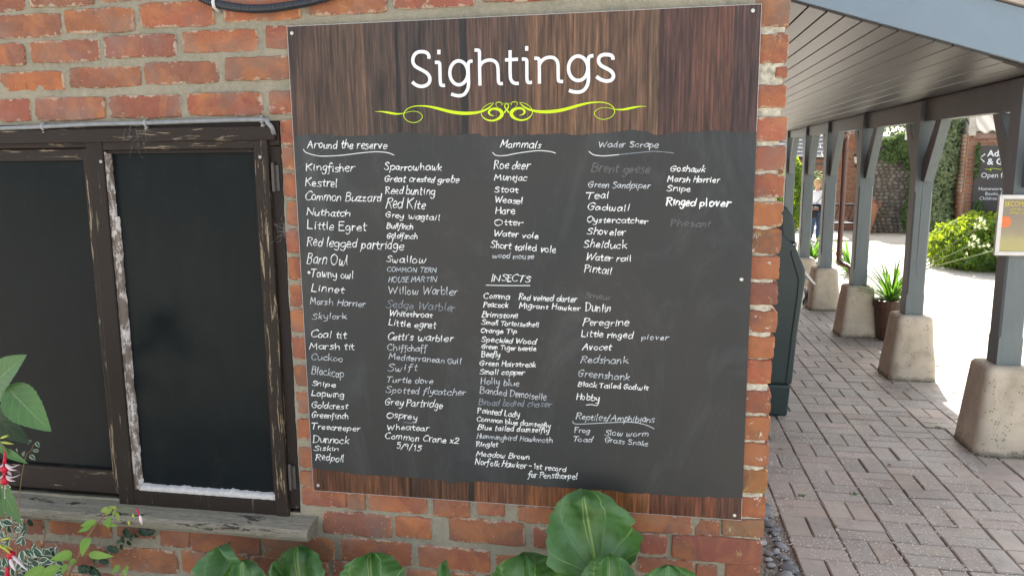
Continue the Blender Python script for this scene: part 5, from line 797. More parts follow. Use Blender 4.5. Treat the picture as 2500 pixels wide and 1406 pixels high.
LV=[((-1.6157,-0.3400,0.7467),(-1.6662,-0.3700,0.7395),27),((-1.5649,-0.3300,0.7955),(-1.5630,-0.3700,0.7598),30),((-1.5619,-0.3400,0.7488),(-1.4657,-0.3700,0.7657),21),((-1.6277,-0.3300,0.7378),(-1.6390,-0.3400,0.7191),18),((-1.6056,-0.3400,0.7284),(-1.6166,-0.3600,0.7218),15),((-1.6384,-0.3400,0.7127),(-1.6416,-0.3600,0.6901),17),((-1.6510,-0.3500,0.7055),(-1.7135,-0.3800,0.6860),28),((-1.5327,-0.3350,0.8486),(-1.5643,-0.3600,0.8459),19),((-1.5490,-0.3350,0.8322),(-1.5845,-0.3500,0.8205),13),((-1.5104,-0.3350,0.8478),(-1.4544,-0.3500,0.8483),13),((-1.4871,-0.3350,0.8696),(-1.4843,-0.3500,0.8360),16),((-1.4861,-0.3350,0.8921),(-1.5132,-0.3400,0.8838),15),((-1.4769,-0.3350,0.8928),(-1.4877,-0.3500,0.8780),13),((-1.4642,-0.3350,0.8900),(-1.4712,-0.3450,0.8744),10),((-1.4622,-0.3350,0.8840),(-1.4505,-0.3450,0.8598),11),((-1.4600,-0.3300,0.8917),(-1.4893,-0.3350,0.8994),9),((-1.4952,-0.3000,0.6980),(-1.5221,-0.3100,0.6765),15),((-1.4723,-0.3000,0.6988),(-1.4675,-0.3100,0.6867),9),((-1.4827,-0.3000,0.6888),(-1.4762,-0.3100,0.6651),13),((-1.6937,-0.3600,0.7060),(-1.7758,-0.3800,0.6648),30)]
for i,(a,c,w_) in enumerate(LV): leaf('leaf',a,c,PXW(w_)*1.05,(.1*(i%3-1),-1,.5),FUCH if i<7 or i>15 else SPR if i>10 else FUCH,fu,fold=.14,droop=.10,serr=.05,nl=20,seed=i)
for P in ([(-1.4597,-0.3300,0.8942),(-1.4431,-0.3350,0.8792),(-1.4244,-0.3400,0.8607)],[(-1.4583,-0.3300,0.8956),(-1.4313,-0.3350,0.8937),(-1.4079,-0.3400,0.8842)],[(-1.4568,-0.3300,0.8969),(-1.4215,-0.3350,0.9019),(-1.3947,-0.3400,0.9013)]): stem(fu,P,.0010,STEMG)
def spindle(par,a,c,w_,mat,name,n=9):
    a,c=Vector(a),Vector(c); b=MB(); b.tube([tuple(a+(c-a)*i/n) for i in range(n+1)],[max(.0003,w_/2*math.sin(math.pi*(i/n)**.8)) for i in range(n+1)],10); return b.build(name,mat,par,smooth=True)
spindle(fu,(-1.4241,-0.3400,0.8632),(-1.4205,-0.3400,0.8473),.0065,BUDG,'flower_bud'); spindle(fu,(-1.4091,-0.3400,0.8854),(-1.4027,-0.3400,0.8710),.0065,BUDG,'flower_bud')
spindle(fu,(-1.3957,-0.3400,0.9036),(-1.3842,-0.3400,0.8761),.0055,FRED,'flower_tube'); spindle(fu,(-1.3861,-0.3400,0.8834),(-1.3813,-0.3400,0.8529),.0095,FWHITE,'flower_bud')
def flower(px,py,s,tubelen,dirs,Y):
    pass
def fl(P0,P1,sep,cor,stam,sc_=1):
    b=MB(); a,c=Vector(P0),Vector(P1); b.tube([tuple(a+(c-a)*t) for t in (0,.3,.7,1)],[.002*sc_,.0034*sc_,.0042*sc_,.0055*sc_],12); t_=b.build('flower_tube',FRED,fu,smooth=True)
    for S in sep:
        Q=smoothline(S,5); b=MB(); n=len(Q); b.tube(Q,[max(.0003,.0046*sc_*math.sin(math.pi*min(1,.18+.82*i/(n-1)))) for i in range(n)],8,flat=.35); b.build('sepal',FWHITE,fu,smooth=True)
    if cor:
        a,c=Vector(cor[0]),Vector(cor[1]); b=MB(); b.tube([tuple(a+(c-a)*t) for t in (0,.3,.7,1)],[.005*sc_,.0095*sc_,.0105*sc_,.008*sc_],14); b.build('corolla',FRED,fu,smooth=True)
    for S in stam:
        b=MB(); b.tube(S,.0006,4); q=Vector(S[-1]); b.tube([tuple(q),tuple(q+Vector((0,0,-.003)))],.0014,6); b.build('stamen',FWHITE,fu)
fl((-1.7605,-0.3800,1.0663),(-1.7681,-0.3800,1.0281),[[(-1.7654,-0.3800,1.0283),(-1.7418,-0.3850,1.0208),(-1.7079,-0.3900,1.0335)],[(-1.7646,-0.3800,1.0246),(-1.7378,-0.3900,1.0158),(-1.7144,-0.3950,1.0182)],[(-1.7695,-0.3800,1.0280),(-1.7763,-0.3850,1.0210),(-1.7867,-0.3900,1.0273)],[(-1.7703,-0.3700,1.0018),(-1.7645,-0.3700,0.9948),(-1.7599,-0.3700,0.9889)]],((-1.7689,-0.3800,1.0219),(-1.7714,-0.3800,1.0034)),[])
fl((-1.7799,-0.3700,0.9999),(-1.7829,-0.3700,0.9874),[[(-1.7775,-0.3700,0.9877),(-1.7530,-0.3750,0.9853),(-1.7174,-0.3800,0.9996)],[(-1.7766,-0.3700,0.9841),(-1.7546,-0.3800,0.9787),(-1.7338,-0.3850,0.9798)],[(-1.7869,-0.3700,0.9871),(-1.7937,-0.3750,0.9814),(-1.8039,-0.3800,0.9902)]],((-1.7835,-0.3700,0.9824),(-1.7863,-0.3700,0.9612)),[[(-1.7861,-0.3700,0.9624),(-1.7909,-0.3700,0.9210)],[(-1.7916,-0.3700,0.9620),(-1.7956,-0.3700,0.9518)],[(-1.7794,-0.3700,0.9629),(-1.7683,-0.3700,0.9549)],[(-1.7834,-0.3700,0.9626),(-1.7837,-0.3700,0.9502)]])
fl((-1.7694,-0.4000,0.7809),(-1.7638,-0.4000,0.7511),[[(-1.7574,-0.4000,0.7592),(-1.7357,-0.4050,0.7462),(-1.7036,-0.4100,0.7217)],[(-1.7650,-0.4000,0.7523),(-1.7545,-0.4100,0.7410),(-1.7390,-0.4150,0.7213)]],((-1.7704,-0.3950,0.7680),(-1.7659,-0.3950,0.7507)),[],1.1)
fl((-1.7680,-0.4100,0.7298),(-1.7769,-0.4100,0.6923),[],None,[],1.5)
stem(fu,[(-1.8355,-0.3600,1.0787),(-1.7856,-0.3700,1.0793),(-1.7605,-0.3800,1.0663)],.0012); stem(fu,[(-1.8695,-0.3800,0.7848),(-1.7987,-0.3900,0.7832),(-1.7694,-0.4000,0.7809)],.0012)
for a,c in (((-1.8104,-0.3900,0.7873),(-1.7784,-0.4000,0.7738)),((-1.7921,-0.3900,0.7825),(-1.7550,-0.4000,0.7783)),((-1.8036,-0.3900,0.7980),(-1.7528,-0.4000,0.8160)),((-1.7849,-0.4000,0.7858),(-1.7534,-0.4100,0.7700)),((-1.7817,-0.3700,1.0880),(-1.7300,-0.3800,1.0875)),((-1.7831,-0.3700,1.0977),(-1.7425,-0.3800,1.1133))): spindle(fu,a,c,.0075,BUDG,'flower_bud')
br=thing('broad_leaved_shrub','shrub with broad toothed green leaves at the left edge before the window','shrub',(-1.9437,-0.3000,0.6029))
stem(br,[(-2.0179,-0.3000,0.4859),(-1.9470,-0.3000,0.8952),(-1.8942,-0.3000,1.1788),(-1.8430,-0.3000,1.3043)],.005,STEMG)
leaf('leaf',(-1.8267,-0.3300,1.2402),(-1.6956,-0.3500,1.3393),.100,(.1,-1,.5),HYD,br,fold=.10,droop=.06,nl=22,serr=.035,seed=1)
leaf('leaf',(-1.7690,-0.3400,1.2396),(-1.6282,-0.3700,1.1268),.118,(-.25,-1,.7),HYD,br,fold=.08,droop=.10,nl=24,serr=.035,seed=2)
leaf('leaf',(-1.8837,-0.3000,1.1543),(-1.7674,-0.3400,1.2517),.060,(-.1,-1,.6),HYD,br,fold=.1,nl=16,serr=.03,seed=3)
leaf('leaf',(-1.9434,-0.2600,1.1574),(-1.8190,-0.2500,1.0256),.115,(-.1,-1,.1),HYDD,br,fold=.05,nl=22,serr=.03,seed=4)
leaf('leaf',(-1.8450,-0.3100,1.0406),(-1.7482,-0.3300,1.0104),.028,(-.1,-1,.7),HYD,br,fold=.12,nl=20,serr=.06,seed=5)
leaf('leaf',(-1.8810,-0.3000,0.9450),(-1.8005,-0.3300,0.8125),.062,(.1,-1,.3),HYD,br,fold=.1,nl=24,serr=.05,seed=6)
leaf('leaf',(-1.9036,-0.3100,0.9349),(-1.8501,-0.3300,0.8254),.045,(.1,-1,.3),HYD,br,fold=.1,nl=20,serr=.05,seed=7)
leaf('leaf',(-1.8977,-0.3100,1.0817),(-1.8104,-0.3300,1.0340),.05,(.1,-1,.3),HYD,br,fold=.1,nl=20,serr=.05,seed=8)
# variegated euonymus
ev=thing('variegated_shrub','low shrub with small white-edged leaves in the bottom left corner','shrub',(-1.9271,-0.2000,0.5464))
random.seed(66)
def vleaf(par,c,size,mat=VAR,shape='ovate',jit=.5,seed=0):
    c=Vector(c); a=random.uniform(0,6.28); d=Vector((math.cos(a),random.uniform(-.6,.2),math.sin(a))).normalized(); u=(Vector((random.uniform(-jit,jit),-1,.5+random.uniform(-jit,jit)))).normalized()
    leaf('leaf',c-d*size/2,c+d*size/2,size*random.uniform(.5,.66),u,mat,par,fold=.14,droop=.08,shape=shape,nl=9,nw=4,seed=seed)
for k,(p,s_) in enumerate((((-1.8315,-0.2200,1.0292),.023),((-1.8040,-0.2200,1.0217),.021),((-1.8148,-0.2200,1.0027),.020),((-1.8564,-0.2200,0.9896),.019),((-1.8262,-0.2200,0.9796),.023),((-1.8784,-0.2200,0.9976),.018),((-1.9119,-0.2000,1.0384),.012))): vleaf(ev,p,s_,seed=k)
stem(ev,[(-1.9722,-0.2000,0.4276),(-1.9195,-0.2000,0.7843),(-1.8759,-0.2000,0.9566),(-1.8355,-0.2150,0.9982),(-1.8230,-0.2150,1.0187)],.0016)
for P in ([(-1.8807,-0.2000,0.4369),(-1.8475,-0.2000,0.6519),(-1.8317,-0.2000,0.7223)],[(-1.9876,-0.2000,0.4260),(-1.9750,-0.2000,0.6409),(-1.9754,-0.2000,0.7524)]): stem(ev,P,.002)
REG=[(0,1275,18),(8,1290,18),(22,1300,20),(35,1285,16),(48,1306,22),(30,1322,20),(10,1318,18),(110,1318,20)]
for k in range(118):
    t=random.random()
    if k<26: px,py=random.uniform(-20,62),random.uniform(1268,1330)
    elif k<75: px,py=random.uniform(52,150),random.uniform(1330,1412)
    else: px,py=random.uniform(-20,160),random.uniform(1350,1425)
    if k>=26 and py<1345+abs(px-100)*.35-10: py+=12
    y=random.uniform(-.28,-.14); d=2.14+y
    O_=Vector((-2.0159,-0.2000,0.5581)); A_=(Vector((-1.7900,-0.2000,0.5788))-O_)/150; B_=(Vector((-1.9879,-0.2000,0.7708))-O_)/150
    q_=O_+A_*px+B_*(1406-py); k_=(y+2.14)/1.94; x=q_.x*k_; z=1.85+(q_.z-1.85)*k_
    vleaf(ev,(x,y,z),random.uniform(.028,.042),seed=k)
# dark ivy on the wall below the sill
iv=thing('ivy_plant','dark green ivy sprigs climbing the bricks under the window sill','ivy',(-1.6,-.03,.5))
for k,(p,s_) in enumerate((((-1.6798,-0.0300,0.6486),.026),((-1.6616,-0.0300,0.6325),.022),((-1.6960,-0.0300,0.6238),.020),((-1.6441,-0.0300,0.6412),.018),((-1.6244,-0.0200,0.6524),.028),((-1.6004,-0.0200,0.6499),.026),((-1.7285,-0.0400,0.5910),.032),((-1.6954,-0.0400,0.6012),.022),((-1.7123,-0.0300,0.6136),.018),((-1.7855,-0.0500,0.5590),.032),((-1.7672,-0.0400,0.5433),.024),((-1.8294,-0.0600,0.5221),.038),((-1.8059,-0.0500,0.5126),.030),((-1.7850,-0.0500,0.5056),.024),((-2.0165,-0.0600,0.6737),.022),((-2.0416,-0.0600,0.6496),.03),((-2.0350,-0.0800,0.6821),.032),((-1.6742,-0.0300,0.6124),.018),((-1.7629,-0.0400,0.5704),.018))): vleaf(iv,p,s_*1.35,IVYD,'round',.3,seed=k)
stem(iv,[(-1.8343,-0.0300,0.4110),(-1.8307,-0.0200,0.5041),(-1.7473,-0.0200,0.5714),(-1.6954,-0.0200,0.6276),(-1.6156,-0.0120,0.6447)],.0012)
# ---------------------------------------------------------------- strap-leaved plants and the pot
def strapplant(name,label,c,n,L,seed,lean=0,mat=STRAP,wd=.035):
    t=thing(name,label,'plant',c); random.seed(seed)
    for k in range(n):
        a=random.random()*6.28; el=random.uniform(.5,1.35); d=Vector((math.cos(a)*math.cos(el)+lean,math.sin(a)*math.cos(el),math.sin(el))).normalized(); l=L*random.uniform(.7,1.1); B0=Vector(c)+Vector((random.uniform(-.03,.03),random.uniform(-.03,.03),0))
        leaf('strap_leaf',B0,B0+d*l,wd*random.uniform(.7,1.1),(-d.x*.3,-d.y*.3,1) if abs(d.z)<.9 else (-math.cos(a),-math.sin(a),.3),mat,t,fold=.12,droop=.45*math.cos(el)+.08,shape='strap',nl=8,nw=2)
    return t
pot=thing('plant_pot','brown plastic pot behind the second post holding a strap-leaved plant','pot',(2.60,6.28,0))
b=MB(); b.lathe([(.10,0),(.115,.01),(.15,.34),(.152,.36),(.166,.365),(.170,.43),(.158,.435),(.150,.40),(.0,.385)],(2.60,6.28,0),24); b.build('pot_wall',BROWNPOT,pot,smooth=False)
ag=strapplant('agapanthus_plant','potted agapanthus with arching leaves and white flower heads leaning right',(2.60,6.28,.40),60,.50,5)
for H in ((3.0968,5.6000,1.2478),(3.0974,5.7000,1.0673),(3.2247,5.5000,1.0438)):
    Hv=Vector(H); stem(ag,[(2.62,6.25,.42),(2.72,6.15,.70),tuple(Hv*.45+Vector((2.72,6.12,.74))*.55),H],.0075,STEMG,'flower_stalk')
    b=MB(); random.seed(int(H[0]*100))
    for k in range(18):
        d=Vector((random.gauss(.25,1),random.gauss(0,1),random.gauss(.15,1))).normalized(); r=random.uniform(.05,.085); q=Hv+d*r; b.tube([tuple(Hv),tuple(Hv+d*r*.6)],.0012,3,False)
        for m_ in range(5):
            e=Vector((random.gauss(0,1),random.gauss(0,1),random.gauss(0,1))).normalized()*.013; g_=d*.024; s_=d.cross(e).normalized()*.005; b.add([tuple(q),tuple(q+e*.6+g_*.5+s_),tuple(q+e*1.4+g_),tuple(q+e*.6+g_*.5-s_)],[(0,1,2,3)])
    b.build('flower_head',AGAP,ag,kind='stuff')
strapplant('strap_leaved_plant','sunlit strap-leaved plant between the fourth and fifth posts',(3.2046,12.9389,0.0000),46,.62,6,wd=.06)
strapplant('strap_leaved_plant','sunlit strap-leaved plant behind the brown downpipe',(3.4999,11.4085,-0.0000),44,.70,7,wd=.06)
# ---------------------------------------------------------------- foliage masses
def foliage(name,blobs,n,size,mat,parent,seed,leafy=True,shell=.25):
    random.seed(seed); V=[];F=[]; tot=sum(r[0]*r[1]+r[1]*r[2]+r[0]*r[2] for c,r in blobs)
    for c,r in blobs:
        k=int(n*(r[0]*r[1]+r[1]*r[2]+r[0]*r[2])/tot)
        for i in range(k):
            d=Vector((random.gauss(0,1),random.gauss(0,1),random.gauss(0,1))).normalized(); q=1-shell*random.random()**1.5+.22*noise.noise(d*3+Vector(c))
            p=Vector((c[0]+d.x*r[0]*q,c[1]+d.y*r[1]*q,c[2]+d.z*r[2]*q))
            if p.z<.01: continue
            a=(d+Vector((random.gauss(0,.7),random.gauss(0,.7),random.gauss(0,.7)))).normalized(); u=a.cross(Vector((random.gauss(0,1),random.gauss(0,1),random.gauss(0,1)))).normalized(); w_=a.cross(u); s=size*random.uniform(.6,1.25); n0=len(V)
            V+=[tuple(p-u*s),tuple(p+w_*s*.42+a*s*.12),tuple(p+u*s),tuple(p-w_*s*.42+a*s*.12)]; F+=[(n0,n0+1,n0+2),(n0,n0+2,n0+3)]
    me=bpy.data.meshes.new(name); me.from_pydata(V,[],F); me.update(); return obj(name,me,mat,parent)
bs=thing('bright_shrub','rounded sunlit yellow-green shrub beside the courtyard path','shrub',(6.3,12.4,0))
foliage('crown',[((5.75,12.2,.45),(.55,.6,.52)),((6.25,12.0,.50),(.6,.6,.50)),((6.9,12.0,.5),(.7,.7,.55)),((5.45,12.6,.35),(.35,.4,.42)),((7.6,12.3,.55),(.6,.6,.6))],13000,.055,BUSH,bs,1)
b=MB()
for k in range(7): b.tube([(6.2+k*.07,12.2,0),(5.7+k*.25,12.2+.1*(k%3),.7)],[.02,.008],6)
b.build('trunk',BARK,bs)
hd=thing('climbing_shrub','tall dense grey-green climber covering the wall left of the sign building','climber',(5.95,14.95,0))
foliage('crown',[((5.98,14.5,.7),(.17,.33,.8)),((6.0,14.5,1.9),(.17,.33,.8)),((6.02,14.5,2.7),(.18,.33,.5)),((5.93,14.9,.5),(.24,.5,.6)),((5.90,14.95,1.2),(.25,.5,.6)),((5.96,14.9,1.9),(.24,.5,.6)),((5.98,14.95,2.6),(.25,.5,.6)),((6.1,15.1,3.2),(.3,.5,.5)),((5.82,14.7,.3),(.22,.3,.35))],22000,.06,HEDGE,hd,2)
b=MB(); b.tube([(5.95,14.95,0),(5.97,14.95,1.2),(6.0,14.95,2.6)],[.06,.045,.02],8); b.build('trunk',BARK,hd)
ti=thing('wall_top_ivy','ivy with pale flowers hanging over the flint wall top','ivy',(6.5,19.4,2.3))
foliage('crown',[((6.65,19.3,2.30),(.38,.22,.33)),((6.35,19.3,2.05),(.25,.18,.20)),((6.9,19.3,2.0),(.22,.2,.42)),((6.95,19.3,1.3),(.12,.15,.8)),((6.9,19.2,.5),(.2,.15,.45)),((6.2,19.3,2.42),(.3,.2,.1))],7000,.05,IVYG,ti,3)
# left glimpses between the far posts
for k,(c,rr,lab) in enumerate((((3.0253,14.2000,1.1920),(.22,.4,.75),'sunlit yellow-green shrub seen left of the woman'),((4.55,21,.9),(.8,.4,.8),'leafy shrub in front of the far building behind the woman'),)):
    s_=thing('garden_shrub',lab,'shrub',(c[0],c[1],0)); foliage('crown',[(c,rr),((c[0]-.4,c[1],c[2]*.8),(rr[0]*.7,rr[1],rr[2]*.7))],3600,.06,BUSH if k==0 else HEDGE,s_,20+k); b=MB(); b.tube([(c[0],c[1],0),c],[.04,.015],6); b.build('trunk',BARK,s_)
# trees beyond, closing the view
for k,(x,y,h,lab) in enumerate(((1.5,38,5.2,'tree beyond the far buildings, leftmost'),(5.5,40,4.6,'tree beyond the far buildings behind the flint wall'),(14,36,6.5,'tall tree beyond the sign building on the right'),(-6,36,7,'tree far left beyond the brick building'))):
    t=thing('background_tree',lab,'tree',(x,y,0)); foliage('crown',[((x,y,h*.62),(2.4,2.0,h*.36)),((x+1.6,y,h*.5),(1.6,1.6,h*.28)),((x-1.5,y,h*.52),(1.5,1.5,h*.28))],5200,.16,TREEF,t,40+k); b=MB(); b.tube([(x,y,0),(x+.1,y,h*.4),(x,y,h*.8)],[.22,.16,.05],8); b.tube([(x+.05,y,h*.35),(x+1.3,y,h*.6)],[.1,.04],6); b.build('trunk',BARK,t)
# ---------------------------------------------------------------- flint wall
fw=thing('flint_wall','high dark flint cobble wall with brick coping at the back of the courtyard','wall',(6.5,19.7,0))
b=MB(); b.box((5.9,19.62,0),(9.5,19.95,2.50)); b.build('mortar_core',MORT2,fw)
b=MB(); b.box((5.85,19.56,2.50),(9.5,20.0,2.56)); b.build('coping',COPING,fw,bevel=.01)
fm=[]
for s in range(6):
    me=pebmesh(50+s); me.materials.clear(); me.materials.append(FLINT); me.name='flint'; fm.append(me)
random.seed(90); cnt=0; rest=MB(); z=.05; r_=0
while z<2.46:
    x=5.95+(r_%2)*.06
    while x<9.4:
        w_=random.uniform(.10,.17); xx=x+w_/2; g=random.uniform(.05,.26)
        if x<7.2 and cnt<290:
            o=obj('flint',random.choice(fm),None,fw,loc=(xx,19.625,z+random.uniform(-.012,.012)),rot=(0,random.uniform(-.5,.5),0),color=(g,g*.96,g*.9)); o.scale=(w_*.52,.05,.055*random.uniform(.8,1.2)); cnt+=1
        else: rest.add([(xx-w_*.45,19.62,z),(xx,19.60,z-.045),(xx+w_*.45,19.62,z),(xx,19.60,z+.045),(xx,19.57,z)],[(0,1,4),(1,2,4),(2,3,4),(3,0,4)])
        x+=w_+.01
    z+=.098; r_+=1
rest.build('far_flints',FLINT,fw,kind='stuff')
# brick wall helper for far walls
FBC=[(.30,.12,.08),(.25,.095,.065),(.33,.15,.10),(.22,.10,.075)]
def boxmesh(w,d,h): 
    b=MB(); b.box((-w/2,-d/2,-h/2),(w/2,d/2,h/2)); me=b.mesh('brick'); me.materials.append(BRICKM); return me
BMX=boxmesh(.215,.03,.064); BMH=boxmesh(.102,.03,.064); BMS=boxmesh(.03,.215,.064)
def farbricks(par,x0,x1,z0,z1,y,cap,cols=FBC,gap=.075,rotated=False):
    n=0; rest=MB(); r_=0; z=z0+gap/2
    while z<z1-.03:
        x=x0+(0 if r_%2 else -.112)
        while x<x1-.02:
            a=max(x,x0); e=min(x+.215,x1)
            if e-a>.05:
                full=abs(e-a-.215)<.01; c_=random.choice(cols); v=random.uniform(.85,1.15)
                loc=((a+e)/2,y,z) if not rotated else (y,(a+e)/2,z)
                if n<cap: 
                    o=obj('brick',BMX,None,par,loc=loc,color=tuple(q*v for q in c_),rot=(0,0,R(90) if rotated else 0)); o.scale=((e-a)/.215,1,1); n+=1
                else:
                    if rotated: rest.box((y-.015,a,z-.032),(y+.015,e,z+.032))
                    else: rest.box((a,y-.015,z-.032),(e,y+.015,z+.032))
            x+=.225
        z+=gap; r_+=1
    if rest.v: o=rest.build('far_bricks',BRICKM,par,kind='stuff'); o.color=(*cols[0],1)
random.seed(95)
bp=thing('brick_pier','brick wall end with a black lantern behind the downpipe','wall',(5.7,20.4,0))
b=MB(); b.box((5.30,20.3,0),(6.4,20.6,2.72)); b.build('mortar_core',MORT2,bp); farbricks(bp,5.30,6.4,0,2.72,20.297,170,[(.30,.12,.08),(.26,.10,.07),(.32,.20,.12)])
ln=thing('wall_lantern','black four-sided lantern on the brick wall end behind the posts','lantern',(5.74,20.05,1.9))
b=MB(); b.lathe([(.0,.32),(.03,.30),(.035,.27),(.12,.20),(.125,.18)],(5.74,20.08,1.86),4); b.tube([(5.74,20.28,1.80),(5.74,20.15,1.74),(5.74,20.08,1.80)],.012,6); b.lathe([(.04,-.02),(.07,-.02),(.07,0),(.06,0)],(5.74,20.08,1.84),4); b.build('lantern_frame',LANT,ln)
b=MB(); b.lathe([(.058,0),(.095,.18)],(5.74,20.08,1.85),4); b.build('lantern_glass',LGLASS,ln)
ur=thing('terracotta_urn','tall terracotta urn against the flint wall, half hidden by the third post','urn',(6.05,19.3,0))
b=MB(); b.lathe([(.10,0),(.13,.02),(.15,.15),(.22,.45),(.26,.68),(.24,.80),(.17,.86),(.16,.89),(.20,.92),(.18,.93),(.12,.90)],(5.86,19.28,0),20); b.build('urn_body',TERRA,ur,smooth=True)
for s_ in (-1,1):
    b=MB(); b.tube(smoothline([(5.86+s_*.17,19.2,.86),(5.86+s_*.26,19.16,.84),(5.86+s_*.27,19.15,.74),(5.86+s_*.24,19.17,.70)],4),.018,7); b.build('urn_handle',TERRA,ur,smooth=True)
# far building on the left
fb=thing('slate_roofed_building','brick building with slate roof and soldier course glimpsed between far posts','building',(4.5,25,0))
b=MB(); b.box((1.5,24.4,0),(7.5,28,2.05)); b.build('wall_core',MORT2,fb); farbricks(fb,3.2,6.6,1.2,1.85,24.39,170)
for k in range(44): obj('soldier_brick',BMH,None,fb,loc=(3.25+k*.075,24.385,1.94),rot=(0,R(90),0),color=random.choice(FBC))
for r_ in range(9):
    for k in range(15):
        pass
b=MB(); random.seed(12)
for r_ in range(12):
    for k in range(22):
        x=1.6+k*.26+(r_%2)*.13; y=24.3+r_*.16; z=2.08+r_*.13; b.add([(x,y,z+.012),(x+.25,y,z+.012),(x+.25,y+.22,z+.17),(x,y+.22,z+.17),(x,y,z),(x+.25,y,z)],[(0,1,2,3),(0,4,5,1)])
b.build('roof_slates',SLATE,fb,kind='stuff'); b=MB(); b.prism([(1.45,2.05),(7.6,2.05),(7.6,2.075),(1.45,2.075)],24.25,26.5); b.build('eaves_board',WOODD,fb)
# bench
be2=thing('garden_bench','dark lattice-backed garden bench left of the downpipe in the courtyard','bench',(4.9,18,0))
b=MB(); b.box((4.5,17.97,.80),(5.3,18.03,.86)); b.box((4.5,17.97,.40),(5.3,18.03,.44)); b.build('backrest_frame',WOODD,be2)
for k in range(7):
    b=MB(); b.tube([(4.52+k*.11,18,.44),(4.62+k*.11,18,.80)],.011,4); b.build('lattice_slat',WOODD,be2); 
b=MB(); b.box((4.5,17.6,.38),(5.3,18.0,.41)); b.build('seat',WOODD,be2)
for x in (4.5,5.25):
    for y in (17.6,17.97): b=MB(); b.box((x,y,0),(x+.05,y+.05,.80 if y>17.9 else .38)); b.build('leg',WOODD,be2)
# ---------------------------------------------------------------- sign building
sb=thing('gift_shop_building','small brick building with pale pantile roof carrying the brown sign','building',(7.5,15,0))
b=MB(); b.box((6.17,14.03,0),(10.5,17.05,2.40)); b.build('wall_core',COPING,sb); random.seed(97)
farbricks(sb,6.17,7.4,0,2.40,14.02,290); farbricks(sb,14.03,17.0,.6,2.40,6.16,110,rotated=True)
b=MB(); b.box((6.24,13.95,2.31),(10.5,14.0,2.43)); b.build('eaves_board',simple('brown_eaves_paint',(.30,.21,.17),None,10,.7),sb)
for r_ in range(5):
    for k in range(9):
        x=6.22+k*.235; y=13.86+r_*.26; z=2.44+r_*.155; b=MB(); n=7
        for q in range(n): 
            t=q/(n-1); zz=.030*math.sin(t*2*math.pi); xx=x+t*.245; b.v+=[(xx,y,z+zz),(xx,y+.30,z+.18+zz),(xx,y,z+zz-.022)]
        b.f=[(3*q,3*q+3,3*q+4,3*q+1) for q in range(n-1)]+[(3*q+2,3*q+5,3*q+3,3*q) for q in range(n-1)]
        b.build('pantile',TILE,sb)
b=MB(); b.add([(6.2,13.9,2.41),(10.5,13.9,2.41),(10.5,17.8,4.73),(6.2,17.8,4.73),(6.2,17.8,2.4)],[(0,1,2,3),(0,3,4)]); b.build('roof_deck',COPING,sb)
b=MB(); b.prism([(6.13,2.36),(6.22,2.36),(6.22,2.50),(6.13,2.50)],13.82,13.9); b.box((6.12,13.84,2.40),(6.21,13.9,2.75)); b.build('verge_trim',COPING,sb)
sg=thing('gift_shop_sign','brown sign with arrow and white lettering on the brick building, partly hidden','sign',(6.8,13.97,1.5))
SX0,SZ1=(6.3141,13.9700,2.1659)[0],(6.3141,13.9700,2.1659)[2]; SZ0=(6.3836,13.9700,0.8999)[2]
b=MB(); b.box((SX0,13.965,SZ0),(SX0+1.25,13.995,SZ1)); b.build('sign_panel',SIGNP,sg)
p=(6.5108,13.9500,1.9697); words('sign_lettering','Adm',p[0],p[2],13.962,.165,WHITE,sg,bold=.004,sx=1.05)
p=(6.5169,13.9500,1.8141); words('sign_lettering','& Gi',p[0],p[2],13.962,.165,WHITE,sg,bold=.004,sx=1.05)
p=(6.4294,13.9500,1.5645); words('sign_lettering','Open from',p[0],p[2],13.962,.135,WHITE,sg)
p=(6.4063,13.9500,1.3209); words('sign_lettering','Homeware, Gifts',p[0],p[2],13.962,.092,WHITE,sg)
p=(6.5309,13.9500,1.2262); words('sign_lettering','Books, Bird',p[0],p[2],13.962,.092,WHITE,sg)
p=(6.4365,13.9500,1.1353); words('sign_lettering',"Children's Gifts",p[0],p[2],13.962,.092,WHITE,sg)
b=MB(); P=[(6.4707,13.9500,2.0166),(6.3832,13.9500,1.9397),(6.4695,13.9500,1.8612)]; ribbon(b,[(q[0],q[2]) for q in P],.022,13.96,.0005,False); b.build('arrow_mark',WHITE,sg)
b=MB(); P=[(6.4880,13.9500,1.7285),(6.5611,13.9500,1.7203),(6.6065,13.9500,1.6966),(6.5815,13.9500,1.7358),(6.6681,13.9500,1.7352),(6.7560,13.9500,1.7192),(6.8481,13.9500,1.7342)]; ribbon(b,smoothline([(q[0],q[2]) for q in P],4),.008,13.96,.0005,False); b.build('scroll_mark',LIME,sg)
cr=thing('sign_ivy','sprig of ivy growing at the lower left of the brown sign','ivy',(6.45,13.9,.8)); foliage('crown',[((6.42,13.9,.98),(.10,.06,.14)),((6.65,13.9,.84),(.25,.06,.08)),((6.33,13.93,1.9),(.05,.04,.35))],800,.035,IVYG,cr,8)
